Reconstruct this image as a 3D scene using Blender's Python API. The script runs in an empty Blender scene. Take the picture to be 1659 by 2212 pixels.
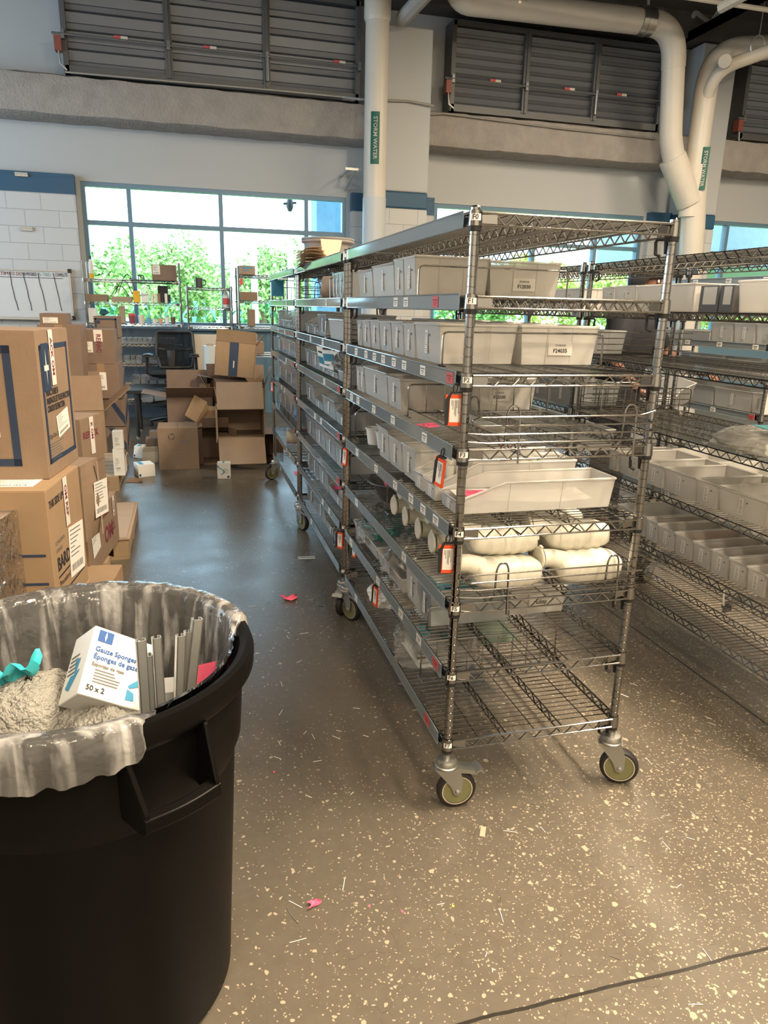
import bpy, bmesh, math, random
from mathutils import Vector, Matrix
random.seed(7)
SC = bpy.context.scene
COL = SC.collection
R = math.radians
PI = math.pi

# ------------------------------------------------------------ camera
FPX, PIT, YAW, ROL = 1554.4837, -0.2756, 0.26656, 0.0236
CAM = Vector((-0.7240, -1.8372, 1.5276))
_f = Vector((math.sin(YAW)*math.cos(PIT), math.cos(YAW)*math.cos(PIT), math.sin(PIT)))
_r0 = Vector((math.cos(YAW), -math.sin(YAW), 0)); _u0 = _r0.cross(_f)
CR = _r0*math.cos(ROL) + _u0*math.sin(ROL)
CU = -_r0*math.sin(ROL) + _u0*math.cos(ROL)
CF = _f
cam = bpy.data.cameras.new('camera'); co = bpy.data.objects.new('camera', cam); COL.objects.link(co)
cam.sensor_fit = 'HORIZONTAL'; cam.sensor_width = 36.0; cam.lens = 36.0*FPX/1659.0
cam.clip_start = 0.05; cam.clip_end = 400
M = Matrix((CR, CU, -CF)).transposed().to_4x4(); M.translation = CAM
co.matrix_world = M
SC.camera = co

# ------------------------------------------------------------ light, exposure
SC.view_settings.view_transform = 'Standard'
SC.view_settings.look = 'None'
SC.view_settings.gamma = 1.0
SC.view_settings.use_curve_mapping = False
SC.view_settings.exposure = 0.22
SC.cycles.transparent_max_bounces = 40
SC.cycles.max_bounces = 10
SC.cycles.diffuse_bounces = 6
SC.cycles.glossy_bounces = 3
SC.cycles.transmission_bounces = 4
SC.cycles.sample_clamp_indirect = 4.0
SC.cycles.caustics_reflective = False
SC.cycles.caustics_refractive = False

w = bpy.data.worlds.new('sky'); SC.world = w; w.use_nodes = True
nt = w.node_tree
bg = nt.nodes['Background']
bg.inputs[0].default_value = (0.55, 0.82, 1.0, 1); bg.inputs[1].default_value = 7.5

def lamp(name, kind, loc, rot, energy, color, size=1.0, size_y=None, spread=None):
    l = bpy.data.lights.new(name, kind); l.energy = energy; l.color = color
    if kind == 'AREA':
        l.size = size
        if size_y: l.shape = 'RECTANGLE'; l.size_y = size_y
        if spread: l.spread = spread
    elif kind == 'SUN': l.angle = R(1.0)
    o = bpy.data.objects.new(name, l); COL.objects.link(o); o.location = loc; o.rotation_euler = rot
    return o
lamp('sunlight', 'SUN', (0, -20, 30), (R(48), R(14), 0), 4.2, (1.0, 0.93, 0.78))
WARM = (1.0, 0.81, 0.58)
for lx, ly, le in ((2.1, -0.3, 640), (0.3, -4.4, 340), (-3.4, -1.4, 40), (4.2, -4.4, 240), (-2.2, -4.8, 190), (7.4, 3.6, 260), (-2.2, 3.0, 25), (4.6, 4.4, 200)):
    lamp('ceiling_lamp', 'AREA', (lx, ly, 5.3), (0, 0, 0), le, WARM, 0.4, 2.4)
lamp('left_blue_fill', 'AREA', (-6.8, 5.0, 3.0), (0, R(-90), 0), 330, (0.62, 0.83, 1.0), 3.0, 6.0)  # unseen fill added before the solid left wall, cools and brightens the room

# ------------------------------------------------------------ helpers
def ray(px, py): return CF + CR*((px-829.5)/FPX) - CU*((py-1106.0)/FPX)
def ax(px, py, X): d = ray(px, py); return CAM + d*((X-CAM.x)/d.x)
def ay(px, py, Y): d = ray(px, py); return CAM + d*((Y-CAM.y)/d.y)
def az(px, py, Z): d = ray(px, py); return CAM + d*((Z-CAM.z)/d.z)
V = Vector

class MB:
    def __init__(s): s.v = []; s.f = []; s.m = []
    def add(s, vs, fs, mi=0):
        b = len(s.v); s.v += [tuple(p) for p in vs]
        for f in fs: s.f.append(tuple(b+i for i in f)); s.m.append(mi)
    def hexa(s, p, mi=0):   # 8 points: bottom 4 ccw, top 4 ccw
        s.add(p, [(3,2,1,0),(4,5,6,7),(0,1,5,4),(1,2,6,5),(2,3,7,6),(3,0,4,7)], mi)
    def box(s, x0, y0, z0, x1, y1, z1, mi=0):
        s.hexa([(x0,y0,z0),(x1,y0,z0),(x1,y1,z0),(x0,y1,z0),(x0,y0,z1),(x1,y0,z1),(x1,y1,z1),(x0,y1,z1)], mi)
    def tube(s, pts, r, n=6, closed=False, mi=0, cap=True):
        pts = [V(p) for p in pts]; N = len(pts); b = len(s.v); rs = r if isinstance(r, (list, tuple)) else [r]*N
        ref = None
        for i, p in enumerate(pts):
            if closed: t = (pts[(i+1) % N]-pts[i-1])
            else: t = pts[min(i+1, N-1)]-pts[max(i-1, 0)]
            if t.length < 1e-9: t = V((0,0,1))
            t.normalize()
            if ref is None: ref = t.orthogonal().normalized()
            else:
                ref = ref - t*ref.dot(t)
                ref = ref.normalized() if ref.length > 1e-6 else t.orthogonal().normalized()
            q = t.cross(ref)
            sc = 1.0
            if 0 < i < N-1 or closed:
                a = (pts[i]-pts[i-1]); c = (pts[(i+1) % N]-pts[i])
                if a.length > 1e-9 and c.length > 1e-9:
                    cs = max(-0.6, min(1, a.normalized().dot(c.normalized()))); sc = 1/math.sqrt((1+cs)/2)
            for k in range(n):
                an = 2*PI*k/n
                s.v.append(tuple(p + (ref*math.cos(an)+q*math.sin(an))*rs[i]*(sc if sc < 1.5 else 1.5)))
        for i in range(N if closed else N-1):
            j = (i+1) % N
            for k in range(n):
                l = (k+1) % n
                s.f.append((b+i*n+k, b+i*n+l, b+j*n+l, b+j*n+k)); s.m.append(mi)
        if cap and not closed:
            s.f.append(tuple(b+k for k in reversed(range(n)))); s.m.append(mi)
            s.f.append(tuple(b+(N-1)*n+k for k in range(n))); s.m.append(mi)
    def lathe(s, prof, n=16, c=(0,0,0), axis=None, mi=0, cap=True, sx=1, sy=1):
        b = len(s.v); c = V(c)
        rot = V((0,0,1)).rotation_difference(V(axis)).to_matrix() if axis is not None else None
        for (r, z) in prof:
            for k in range(n):
                a = 2*PI*k/n; p = V((r*math.cos(a)*sx, r*math.sin(a)*sy, z))
                if rot: p = rot @ p
                s.v.append(tuple(c+p))
        for i in range(len(prof)-1):
            m = mi[i] if isinstance(mi, (list, tuple)) else mi
            for k in range(n):
                l = (k+1) % n
                s.f.append((b+i*n+k, b+i*n+l, b+(i+1)*n+l, b+(i+1)*n+k)); s.m.append(m)
        if cap:
            m0 = mi[0] if isinstance(mi, (list, tuple)) else mi
            m1 = mi[-1] if isinstance(mi, (list, tuple)) else mi
            s.f.append(tuple(b+k for k in reversed(range(n)))); s.m.append(m0)
            e = b+(len(prof)-1)*n
            s.f.append(tuple(e+k for k in range(n))); s.m.append(m1)
    def prism(s, poly, ext, mi=0):
        poly = [V(p) for p in poly]; ext = V(ext); n = len(poly)
        s.add(poly+[p+ext for p in poly], [tuple(reversed(range(n))), tuple(range(n, 2*n))]+[(i, (i+1) % n, n+(i+1) % n, n+i) for i in range(n)], mi)
    def slab(s, p, t, mi=0):   # polygon p thickened by t along its normal
        p = [V(q) for q in p]; nn = (p[1]-p[0]).cross(p[2]-p[0]).normalized()
        s.prism(p, nn*t, mi)
    def quad(s, p, mi=0): s.add(p, [tuple(range(len(p)))], mi)
    def grid(s, fn, nu, nv, mi=0, closeu=False):
        b = len(s.v)
        for j in range(nv+1):
            for i in range(nu if closeu else nu+1): s.v.append(tuple(fn(i/nu, j/nv)))
        W = nu if closeu else nu+1
        for j in range(nv):
            for i in range(nu):
                k = (i+1) % W if closeu else i+1
                s.f.append((b+j*W+i, b+j*W+k, b+(j+1)*W+k, b+(j+1)*W+i)); s.m.append(mi)
    def xf(s, mat):
        s.v = [tuple(mat @ V(p)) for p in s.v]; return s
    def mesh(s, name, mats, smooth=True, ang=35):
        me = bpy.data.meshes.new(name); me.from_pydata(s.v, [], s.f)
        for m in (mats if isinstance(mats, (list, tuple)) else [mats]): me.materials.append(m)
        me.polygons.foreach_set('material_index', s.m)
        bm = bmesh.new(); bm.from_mesh(me); bmesh.ops.recalc_face_normals(bm, faces=bm.faces); bm.to_mesh(me); bm.free()
        if smooth:
            me.polygons.foreach_set('use_smooth', [True]*len(me.polygons)); me.set_sharp_from_angle(angle=R(ang))
        me.update(); return me
    def build(s, name, mats, parent=None, smooth=True, ang=35, loc=None):
        return ob(name, s.mesh(name, mats, smooth, ang), parent, loc)

def ob(name, me, parent=None, loc=None, rz=0):
    o = bpy.data.objects.new(name, me); COL.objects.link(o)
    if parent is not None: o.parent = parent
    if loc is not None: o.location = loc
    if rz: o.rotation_euler = (0, 0, rz)
    return o
def tag(o, label, cat, group=None, kind=None):
    o['label'] = label; o['category'] = cat
    if group: o['group'] = group
    if kind: o['kind'] = kind
    return o
def thing(name, label, cat, loc=(0,0,0), rz=0, group=None):
    o = bpy.data.objects.new(name, None); COL.objects.link(o); o.location = loc; o.rotation_euler = (0, 0, rz)
    o.empty_display_size = 0.05
    return tag(o, label, cat, group)
def struct(name, mb, mats, smooth=False):
    o = mb.build(name, mats, None, smooth); o['kind'] = 'structure'; return o
def copy_tree(o, parent=None):
    c = o.copy(); COL.objects.link(c)
    if parent is not None: c.parent = parent
    for ch in list(o.children): copy_tree(ch, c)
    return c
def bevel(o, wd=0.004, seg=2):
    b = o.modifiers.new('bevel', 'BEVEL'); b.width = wd; b.segments = seg; b.limit_method = 'ANGLE'; b.angle_limit = R(40); return o
ORD = ['first','second','third','fourth','fifth','sixth','seventh','eighth','ninth','tenth','eleventh','twelfth','thirteenth','fourteenth','fifteenth','sixteenth','seventeenth','eighteenth','nineteenth','twentieth']

def text_mesh(txt, size, M4, ext=0.0003, align='LEFT', bold=0.0):
    c = bpy.data.curves.new('t', 'FONT'); c.body = txt; c.size = size; c.align_x = align; c.align_y = 'CENTER'; c.extrude = ext; c.resolution_u = 2
    c.offset = bold
    o = bpy.data.objects.new('t', c); COL.objects.link(o)
    dg = bpy.context.evaluated_depsgraph_get()
    me = bpy.data.meshes.new_from_object(o.evaluated_get(dg))
    vs = [M4 @ v.co for v in me.vertices]; fs = [tuple(p.vertices) for p in me.polygons]
    bpy.data.objects.remove(o); bpy.data.curves.remove(c); bpy.data.meshes.remove(me)
    return vs, fs
def text_fit(txt, size, maxw, M4, ext=0.0003, align='LEFT', bold=0.0):
    """text squeezed sideways when it would run wider than maxw"""
    vs, fs = text_mesh(txt, size, Matrix.Identity(4), ext, align, bold)
    wd = max(v.x for v in vs)-min(v.x for v in vs); k = min(1, maxw/wd)
    return [M4 @ V((v.x*k, v.y, v.z)) for v in vs], fs
def frame(o, u, v):   # matrix whose local x runs along u, y along v
    u = V(u).normalized(); v = V(v); v = (v-u*v.dot(u)).normalized(); n = u.cross(v)
    m = Matrix((u, v, n)).transposed().to_4x4(); m.translation = V(o); return m

# ------------------------------------------------------------ materials
def mat(name, col, rough=0.5, metal=0.0, spec=0.5, noise=0.0, nscale=8.0, alpha=1.0, bump=0.0, bscale=60.0, emit=None, estr=0, trans=0.0, sheen=0):
    m = bpy.data.materials.new(name); m.use_nodes = True; n = m.node_tree; b = n.nodes['Principled BSDF']
    b.inputs['Base Color'].default_value = (*col, 1); b.inputs['Roughness'].default_value = rough; b.inputs['Metallic'].default_value = metal
    b.inputs['Specular IOR Level'].default_value = spec; b.inputs['Alpha'].default_value = alpha
    if trans: b.inputs['Transmission Weight'].default_value = trans
    if emit: b.inputs['Emission Color'].default_value = (*emit, 1); b.inputs['Emission Strength'].default_value = estr
    tc = n.nodes.new('ShaderNodeTexCoord')
    if noise:
        t = n.nodes.new('ShaderNodeTexNoise'); t.inputs['Scale'].default_value = nscale; t.inputs['Detail'].default_value = 6
        n.links.new(tc.outputs['Object'], t.inputs['Vector'])
        mx = n.nodes.new('ShaderNodeMix'); mx.data_type = 'RGBA'
        mx.inputs[6].default_value = (*[c*(1-noise) for c in col], 1); mx.inputs[7].default_value = (*[min(1, c*(1+noise)) for c in col], 1)
        n.links.new(t.outputs['Fac'], mx.inputs[0]); n.links.new(mx.outputs[2], b.inputs['Base Color'])
    if bump:
        t2 = n.nodes.new('ShaderNodeTexNoise'); t2.inputs['Scale'].default_value = bscale; t2.inputs['Detail'].default_value = 5
        n.links.new(tc.outputs['Object'], t2.inputs['Vector'])
        bp = n.nodes.new('ShaderNodeBump'); bp.inputs['Strength'].default_value = bump; bp.inputs['Distance'].default_value = 0.02
        n.links.new(t2.outputs['Fac'], bp.inputs['Height']); n.links.new(bp.outputs['Normal'], b.inputs['Normal'])
    return m
def clear(name, tint, body, rough=0.15, ior=1.45, bump=0.0, bscale=30, bodycol=None, fres=1.0, tl_=0.28):
    """see-through plastic: fresnel gloss over a mix of clear and milky"""
    m = bpy.data.materials.new(name); m.use_nodes = True; n = m.node_tree; n.nodes.remove(n.nodes['Principled BSDF'])
    out = n.nodes['Material Output']
    tr = n.nodes.new('ShaderNodeBsdfTransparent'); tr.inputs[0].default_value = (*tint, 1)
    df = n.nodes.new('ShaderNodeBsdfDiffuse'); df.inputs[0].default_value = (*(bodycol or tint), 1)
    tl = n.nodes.new('ShaderNodeBsdfTranslucent'); tl.inputs[0].default_value = (*(bodycol or tint), 1)
    md = n.nodes.new('ShaderNodeMixShader'); md.inputs[0].default_value = tl_
    n.links.new(df.outputs[0], md.inputs[1]); n.links.new(tl.outputs[0], md.inputs[2])
    m1 = n.nodes.new('ShaderNodeMixShader'); m1.inputs[0].default_value = body
    n.links.new(tr.outputs[0], m1.inputs[1]); n.links.new(md.outputs[0], m1.inputs[2])
    gl = n.nodes.new('ShaderNodeBsdfGlossy'); gl.inputs['Roughness'].default_value = rough
    fr = n.nodes.new('ShaderNodeFresnel'); fr.inputs[0].default_value = ior
    ml = n.nodes.new('ShaderNodeMath'); ml.operation = 'MULTIPLY'; ml.inputs[1].default_value = fres
    n.links.new(fr.outputs[0], ml.inputs[0])
    m2 = n.nodes.new('ShaderNodeMixShader'); n.links.new(ml.outputs[0], m2.inputs[0])
    n.links.new(m1.outputs[0], m2.inputs[1]); n.links.new(gl.outputs[0], m2.inputs[2]); n.links.new(m2.outputs[0], out.inputs[0])
    if bump:
        tc = n.nodes.new('ShaderNodeTexCoord'); t2 = n.nodes.new('ShaderNodeTexNoise'); t2.inputs['Scale'].default_value = bscale; t2.inputs['Detail'].default_value = 4
        n.links.new(tc.outputs['Object'], t2.inputs['Vector'])
        bp = n.nodes.new('ShaderNodeBump'); bp.inputs['Strength'].default_value = bump; bp.inputs['Distance'].default_value = 0.03
        n.links.new(t2.outputs['Fac'], bp.inputs['Height'])
        for s in (gl, df): n.links.new(bp.outputs['Normal'], s.inputs['Normal'])
    return m

chrome = mat('chrome_steel', (0.30, 0.297, 0.29), 0.14, 1.0)
chromed = mat('dull_chrome', (0.50, 0.49, 0.47), 0.28, 1.0)
zinc = mat('zinc_plated_steel', (0.42, 0.42, 0.395), 0.42, 1.0, noise=.08)
black_pl = mat('black_plastic', (0.012, 0.012, 0.013), 0.45)
black_matte = mat('black_mesh_fabric', (0.013, 0.016, 0.02), 0.85, noise=.2)
tire = mat('black_rubber', (0.014, 0.012, 0.012), 0.55)
olive = mat('olive_hub_plastic', (0.17, 0.165, 0.075), 0.45)
cream = mat('cream_ring_plastic', (0.42, 0.37, 0.27), 0.5)
milky = clear('milky_bin_plastic', (0.98, 0.98, 0.97), 0.66, 0.25, 1.25, bodycol=(0.985, 0.965, 0.925))
clearp = clear('clear_bin_plastic', (0.97, 0.985, 0.99), 0.40, 0.12, 1.35, bodycol=(0.95, 0.96, 0.96))
stripm = clear('clear_ticket_vinyl', (0.93, 0.96, 0.98), 0.36, 0.08, 1.8, bodycol=(0.78, 0.92, 0.98))
film = clear('crinkled_clear_film', (0.98, 0.98, 0.98), 0.16, 0.08, 1.45, bump=1.0, bscale=28, bodycol=(.95, .95, .93))
bubble = clear('bubble_wrap_film', (0.98, 0.98, 0.97), 0.62, 0.10, 1.7, bump=1.0, bscale=110, bodycol=(.92, .89, .80))
linerm = clear('bin_liner_film', (0.97, 0.97, 0.98), 0.22, 0.16, 1.45, bump=0.5, bscale=14, bodycol=(.93, .92, .90))
def crease(m, scale, lo, hi):   # the film is milkier where it is folded and pulled into pleats
    n = m.node_tree; tc = n.nodes.new('ShaderNodeTexCoord'); mp = n.nodes.new('ShaderNodeMapping'); mp.inputs['Scale'].default_value = scale; mp.inputs['Rotation'].default_value = (0.25, 0.2, 0)
    t = n.nodes.new('ShaderNodeTexNoise'); t.inputs['Scale'].default_value = 1; t.inputs['Detail'].default_value = 4; t.inputs['Distortion'].default_value = .6
    r = n.nodes.new('ShaderNodeMapRange'); r.inputs['From Min'].default_value = .48; r.inputs['From Max'].default_value = .74; r.inputs['To Min'].default_value = lo; r.inputs['To Max'].default_value = hi
    n.links.new(tc.outputs['Object'], mp.inputs[0]); n.links.new(mp.outputs[0], t.inputs['Vector']); n.links.new(t.outputs['Fac'], r.inputs['Value'])
    for q in n.nodes:
        if q.type == 'MIX_SHADER' and q.inputs[1].is_linked and q.inputs[1].links[0].from_node.type == 'BSDF_TRANSPARENT': n.links.new(r.outputs[0], q.inputs[0])
crease(linerm, (26, 26, 1.6), .10, .62)
glassm = clear('window_glass', (0.93, 0.98, 1.0), 0.0, 0.02, 1.35)
paper = mat('white_paper', (0.78, 0.76, 0.71), 0.7)
papert = mat('translucent_card', (0.70, 0.68, 0.62), 0.7)
ink = mat('black_ink', (0.02, 0.02, 0.025), 0.6)
inkg = mat('grey_ink', (0.16, 0.15, 0.14), 0.6)
pinkp = mat('pink_paper', (0.92, 0.13, 0.24), 0.6)
redp = mat('red_label_paper', (0.62, 0.10, 0.10), 0.6)
redplast = mat('orange_red_plastic', (0.78, 0.09, 0.02), 0.38)
card = mat('brown_cardboard', (0.255, 0.18, 0.124), 0.8, noise=.12, nscale=14, bump=.05, bscale=90, spec=.2)
card2 = mat('dull_cardboard', (0.205, 0.146, 0.113), 0.8, noise=.12, nscale=10, spec=.2)
cardy = mat('yellow_cardboard', (0.33, 0.225, 0.135), 0.8, noise=.1, nscale=10, spec=.2)
cardg = mat('pale_cardboard', (0.36, 0.275, 0.205), 0.8, noise=.1, nscale=10, spec=.2)
navy = mat('navy_print', (0.018, 0.035, 0.075), 0.6)
navyb = mat('blue_print', (0.01, 0.08, 0.30), 0.5)
maroon = mat('maroon_print', (0.20, 0.035, 0.055), 0.6)
tapem = mat('tan_packing_tape', (0.31, 0.20, 0.12), 0.25)
tapew = mat('white_printed_tape', (0.74, 0.70, 0.64), 0.4)
whitebox = mat('white_carton', (0.78, 0.77, 0.73), 0.5, noise=.03)
tealp = mat('teal_plastic', (0.02, 0.42, 0.50), 0.45)
tealbox = mat('teal_blue_carton', (0.09, 0.32, 0.42), 0.5, noise=.05)
tealcloth = mat('teal_wrap_fabric', (0.03, 0.28, 0.26), 0.7, noise=.3, nscale=20)
cyanpl = mat('cyan_glove_vinyl', (0.05, 0.55, 0.62), 0.35)
bluegl = mat('blue_print_carton', (0.04, 0.28, 0.50), 0.5)
urinal = mat('ivory_urinal_plastic', (0.66, 0.635, 0.54), 0.38)
whitepl = mat('white_plastic', (0.74, 0.74, 0.72), 0.4)
greypl = mat('dark_grey_plastic', (0.07, 0.07, 0.07), 0.5)
alu = mat('brushed_aluminium', (0.52, 0.52, 0.49), 0.40, 0.75)
canm = mat('black_trash_can_plastic', (0.0036, 0.0031, 0.0028), 0.40, noise=.25, nscale=5, spec=.10)
wood = mat('pallet_wood', (0.36, 0.25, 0.15), 0.75, noise=.25, nscale=6)
skin = mat('brown_skin', (0.16, 0.065, 0.04), 0.5)
hair = mat('black_hair', (0.01, 0.009, 0.01), 0.6)
blackcl = mat('black_clothing', (0.012, 0.013, 0.018), 0.85)
wallp = mat('painted_wall_grey', (0.43, 0.455, 0.475), 0.6, noise=.03, nscale=2)
beamm = mat('sprayed_concrete', (0.33, 0.31, 0.29), 0.9, noise=.25, nscale=7, bump=.6, bscale=35)
bluem = mat('blue_band_paint', (0.02, 0.085, 0.165), 0.45)
framem = mat('window_frame_paint', (0.12, 0.23, 0.33), 0.4)
pipem = mat('cream_pipe_jacket', (0.60, 0.57, 0.51), 0.42, noise=.08, nscale=4)
ceilm = mat('dark_ceiling', (0.075, 0.07, 0.068), 0.9, noise=.3, nscale=4)
joistm = mat('sprayed_steel', (0.36, 0.36, 0.34), 0.9, noise=.15, nscale=9)
greenm = mat('green_sign', (0.0, 0.10, 0.075), 0.5)
louv = mat('louver_aluminium', (0.15, 0.165, 0.19), 0.40, 0.6, noise=.12, nscale=3)
louvf = mat('louver_frame', (0.12, 0.125, 0.13), 0.5, 0.4)
greypanel = mat('grey_backboard', (0.09, 0.13, 0.17), 0.6)
boardm = mat('whiteboard_enamel', (0.62, 0.64, 0.66), 0.25)
foamb = mat('cream_foam_board', (0.55, 0.50, 0.42), 0.7)
yel = mat('yellow_label', (0.75, 0.42, 0.02), 0.5)
purple = mat('pouch_print_blue', (0.03, 0.20, 0.30), 0.5)
meshm = clear('chair_mesh_fabric', (0.35, 0.38, 0.42), 0.62, 0.6, 1.2, bodycol=(0.012, 0.015, 0.018))

def block_mat():
    m = bpy.data.materials.new('painted_block_wall'); m.use_nodes = True; n = m.node_tree; b = n.nodes['Principled BSDF']
    b.inputs['Roughness'].default_value = 0.55
    tc = n.nodes.new('ShaderNodeTexCoord'); sp = n.nodes.new('ShaderNodeSeparateXYZ'); cb = n.nodes.new('ShaderNodeCombineXYZ')
    n.links.new(tc.outputs['Object'], sp.inputs[0]); n.links.new(sp.outputs[0], cb.inputs[0]); n.links.new(sp.outputs[2], cb.inputs[1])
    br = n.nodes.new('ShaderNodeTexBrick'); br.offset = 0.5
    br.inputs['Scale'].default_value = 1.0; br.inputs['Brick Width'].default_value = 0.4064; br.inputs['Row Height'].default_value = 0.2032
    br.inputs['Mortar Size'].default_value = 0.005; br.inputs['Mortar Smooth'].default_value = 0.4
    br.inputs['Color1'].default_value = (0.50, 0.52, 0.54, 1); br.inputs['Color2'].default_value = (0.53, 0.55, 0.565, 1); br.inputs['Mortar'].default_value = (0.36, 0.38, 0.40, 1)
    n.links.new(cb.outputs[0], br.inputs['Vector']); n.links.new(br.outputs['Color'], b.inputs['Base Color'])
    bp = n.nodes.new('ShaderNodeBump'); bp.invert = True; bp.inputs['Strength'].default_value = 0.5; bp.inputs['Distance'].default_value = 0.01
    n.links.new(br.outputs['Fac'], bp.inputs['Height']); n.links.new(bp.outputs['Normal'], b.inputs['Normal'])
    return m
blockm = block_mat()

def floor_mat():
    m = bpy.data.materials.new('chipped_concrete_floor'); m.use_nodes = True; n = m.node_tree; b = n.nodes['Principled BSDF']; L = n.links.new
    N = lambda t: n.nodes.new('ShaderNode'+t)
    geo = N('NewGeometry'); pos = geo.outputs['Position']
    def math_(op, a, c):
        q = N('Math'); q.operation = op
        for i, x in enumerate((a, c)):
            if x is None: continue
            if isinstance(x, (int, float)): q.inputs[i].default_value = x
            else: L(x, q.inputs[i])
        return q.outputs[0]
    def noise(s, d=4, v=pos):
        t = N('TexNoise'); t.inputs['Scale'].default_value = s; t.inputs['Detail'].default_value = d; L(v, t.inputs['Vector']); return t
    def mixc(f, a, c):
        q = N('Mix'); q.data_type = 'RGBA'
        if isinstance(f, (int, float)): q.inputs[0].default_value = f
        else: L(f, q.inputs[0])
        for i, x in ((6, a), (7, c)):
            if isinstance(x, tuple): q.inputs[i].default_value = (*x, 1)
            else: L(x, q.inputs[i])
        return q.outputs[2]
    base = mixc(noise(1.3, 6).outputs['Fac'], (0.068, 0.057, 0.044), (0.130, 0.109, 0.081))
    base = mixc(math_('MULTIPLY', noise(30, 5).outputs['Fac'], 0.35), base, (0.20, 0.175, 0.14))
    # stains
    st = N('ValToRGB'); st.color_ramp.elements[0].position = 0.48; st.color_ramp.elements[1].position = 0.80
    L(noise(2.1, 3).outputs['Fac'], st.inputs[0]); base = mixc(math_('MULTIPLY', st.outputs[0], 0.28), base, (0.055, 0.048, 0.04))
    # distorted coordinates for chips
    nz = noise(45, 2); vm = N('VectorMath'); vm.operation = 'MULTIPLY_ADD'; L(nz.outputs['Color'], vm.inputs[0]); vm.inputs[1].default_value = (0.02, 0.02, 0.0); L(pos, vm.inputs[2])
    dens = N('ValToRGB'); dens.color_ramp.elements[0].position = 0.36; dens.color_ramp.elements[1].position = 0.62
    L(noise(0.55, 3).outputs['Fac'], dens.inputs[0])
    sep = N('SeparateXYZ'); L(pos, sep.inputs[0])
    # worn band towards the right hand aisle
    xr = N('MapRange'); xr.inputs['From Min'].default_value = -0.35; xr.inputs['From Max'].default_value = 0.95; L(sep.outputs[0], xr.inputs['Value'])
    dd = math_('ADD', math_('MULTIPLY', dens.outputs[0], 0.35), math_('MULTIPLY', xr.outputs[0], 0.5))
    def chips(scale, keep, size, sc2):
        v = N('TexVoronoi'); v.voronoi_dimensions = '2D'; v.inputs['Scale'].default_value = scale; L(vm.outputs[0], v.inputs['Vector'])
        s2 = N('SeparateColor'); L(v.outputs['Color'], s2.inputs[0])
        k = math_('LESS_THAN', s2.outputs[0], math_('MULTIPLY', dd, keep))
        sz = math_('MULTIPLY', math_('ADD', s2.outputs[1], 0.25), size)
        return math_('MULTIPLY', k, math_('LESS_THAN', v.outputs['Distance'], sz))
    c1 = chips(66, 0.24, 0.30, 1); c2 = chips(150, 0.42, 0.34, 1); c3 = chips(34, 0.055, 0.25, 1)
    al = math_('MAXIMUM', math_('MAXIMUM', c1, c2), c3)
    base = mixc(math_('MULTIPLY', al, 0.85), base, (0.42, 0.36, 0.26))
    # hairline cracks
    vc = N('TexVoronoi'); vc.feature = 'DISTANCE_TO_EDGE'; vc.voronoi_dimensions = '2D'; vc.inputs['Scale'].default_value = 11
    nz2 = noise(6, 4); v2 = N('VectorMath'); v2.operation = 'MULTIPLY_ADD'; L(nz2.outputs['Color'], v2.inputs[0]); v2.inputs[1].default_value = (0.16, 0.16, 0); L(pos, v2.inputs[2]); L(v2.outputs[0], vc.inputs['Vector'])
    ck = math_('MULTIPLY', math_('LESS_THAN', vc.outputs['Distance'], 0.006), math_('MULTIPLY', math_('GREATER_THAN', noise(1.1, 3).outputs['Fac'], 0.52), 0.45))
    base = mixc(ck, base, (0.03, 0.025, 0.02))
    # saw-cut joints: one across at y = -0.70, one along at x = 1.385
    wob = math_('MULTIPLY', math_('SUBTRACT', noise(9, 3).outputs['Fac'], 0.5), 0.012)
    j1 = math_('LESS_THAN', math_('ABSOLUTE', math_('ADD', math_('ADD', sep.outputs[1], 0.70), wob), None), 0.0045)
    j2 = math_('LESS_THAN', math_('ABSOLUTE', math_('SUBTRACT', sep.outputs[0], 1.392), None), 0.005)
    base = mixc(math_('MAXIMUM', j1, j2), base, (0.02, 0.017, 0.013))
    L(base, b.inputs['Base Color'])
    rr = N('MapRange'); rr.inputs['To Min'].default_value = 0.20; rr.inputs['To Max'].default_value = 0.42; L(noise(3.5, 5).outputs['Fac'], rr.inputs['Value']); L(rr.outputs[0], b.inputs['Roughness'])
    b.inputs['Specular IOR Level'].default_value = 0.48
    bp = N('Bump'); bp.inputs['Strength'].default_value = 0.12; bp.inputs['Distance'].default_value = 0.004; L(noise(60, 4).outputs['Fac'], bp.inputs['Height']); L(bp.outputs['Normal'], b.inputs['Normal'])
    return m
floorm = floor_mat()

# ============================================================ SETTING
wallw = mat('light_painted_wall', (.66, .65, .62), .6)
m = MB(); m.box(-7, -7, -0.1, 12, 9.3, 0); struct('floor', m, floorm)
m = MB(); m.box(-7, -7, 5.75, 12, 9.6, 5.9); struct('ceiling', m, ceilm)
for nm, b in (('wall_left', (-7.1, -7, 0, -7, 9.3, 5.8)), ('wall_right', (12, -7, 0, 12.1, 9.3, 5.8)), ('wall_front', (-7, -7.1, 0, 12, -7, 5.8))):
    m = MB(); m.box(*b); struct(nm, m, wallw)
YU, YC = 9.02, 8.90
ZS, ZT = 1.22, 3.035           # window sill and head
WX = [(-1.965, 1.575), (2.90, 6.42), (7.62, 11.2)]
# upper painted wall, the part above the windows, and the strip under them
m = MB(); m.box(-7, YU, ZT, 12, 9.3, 5.8)
m.box(-7, YU, 0, 12, 9.3, ZS)
xs = [-7] + [x for p in WX for x in p] + [12]
for i in range(0, len(xs), 2): m.box(xs[i], YU, ZS, xs[i+1], 9.3, ZT)
struct('wall_back', m, wallp)
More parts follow.
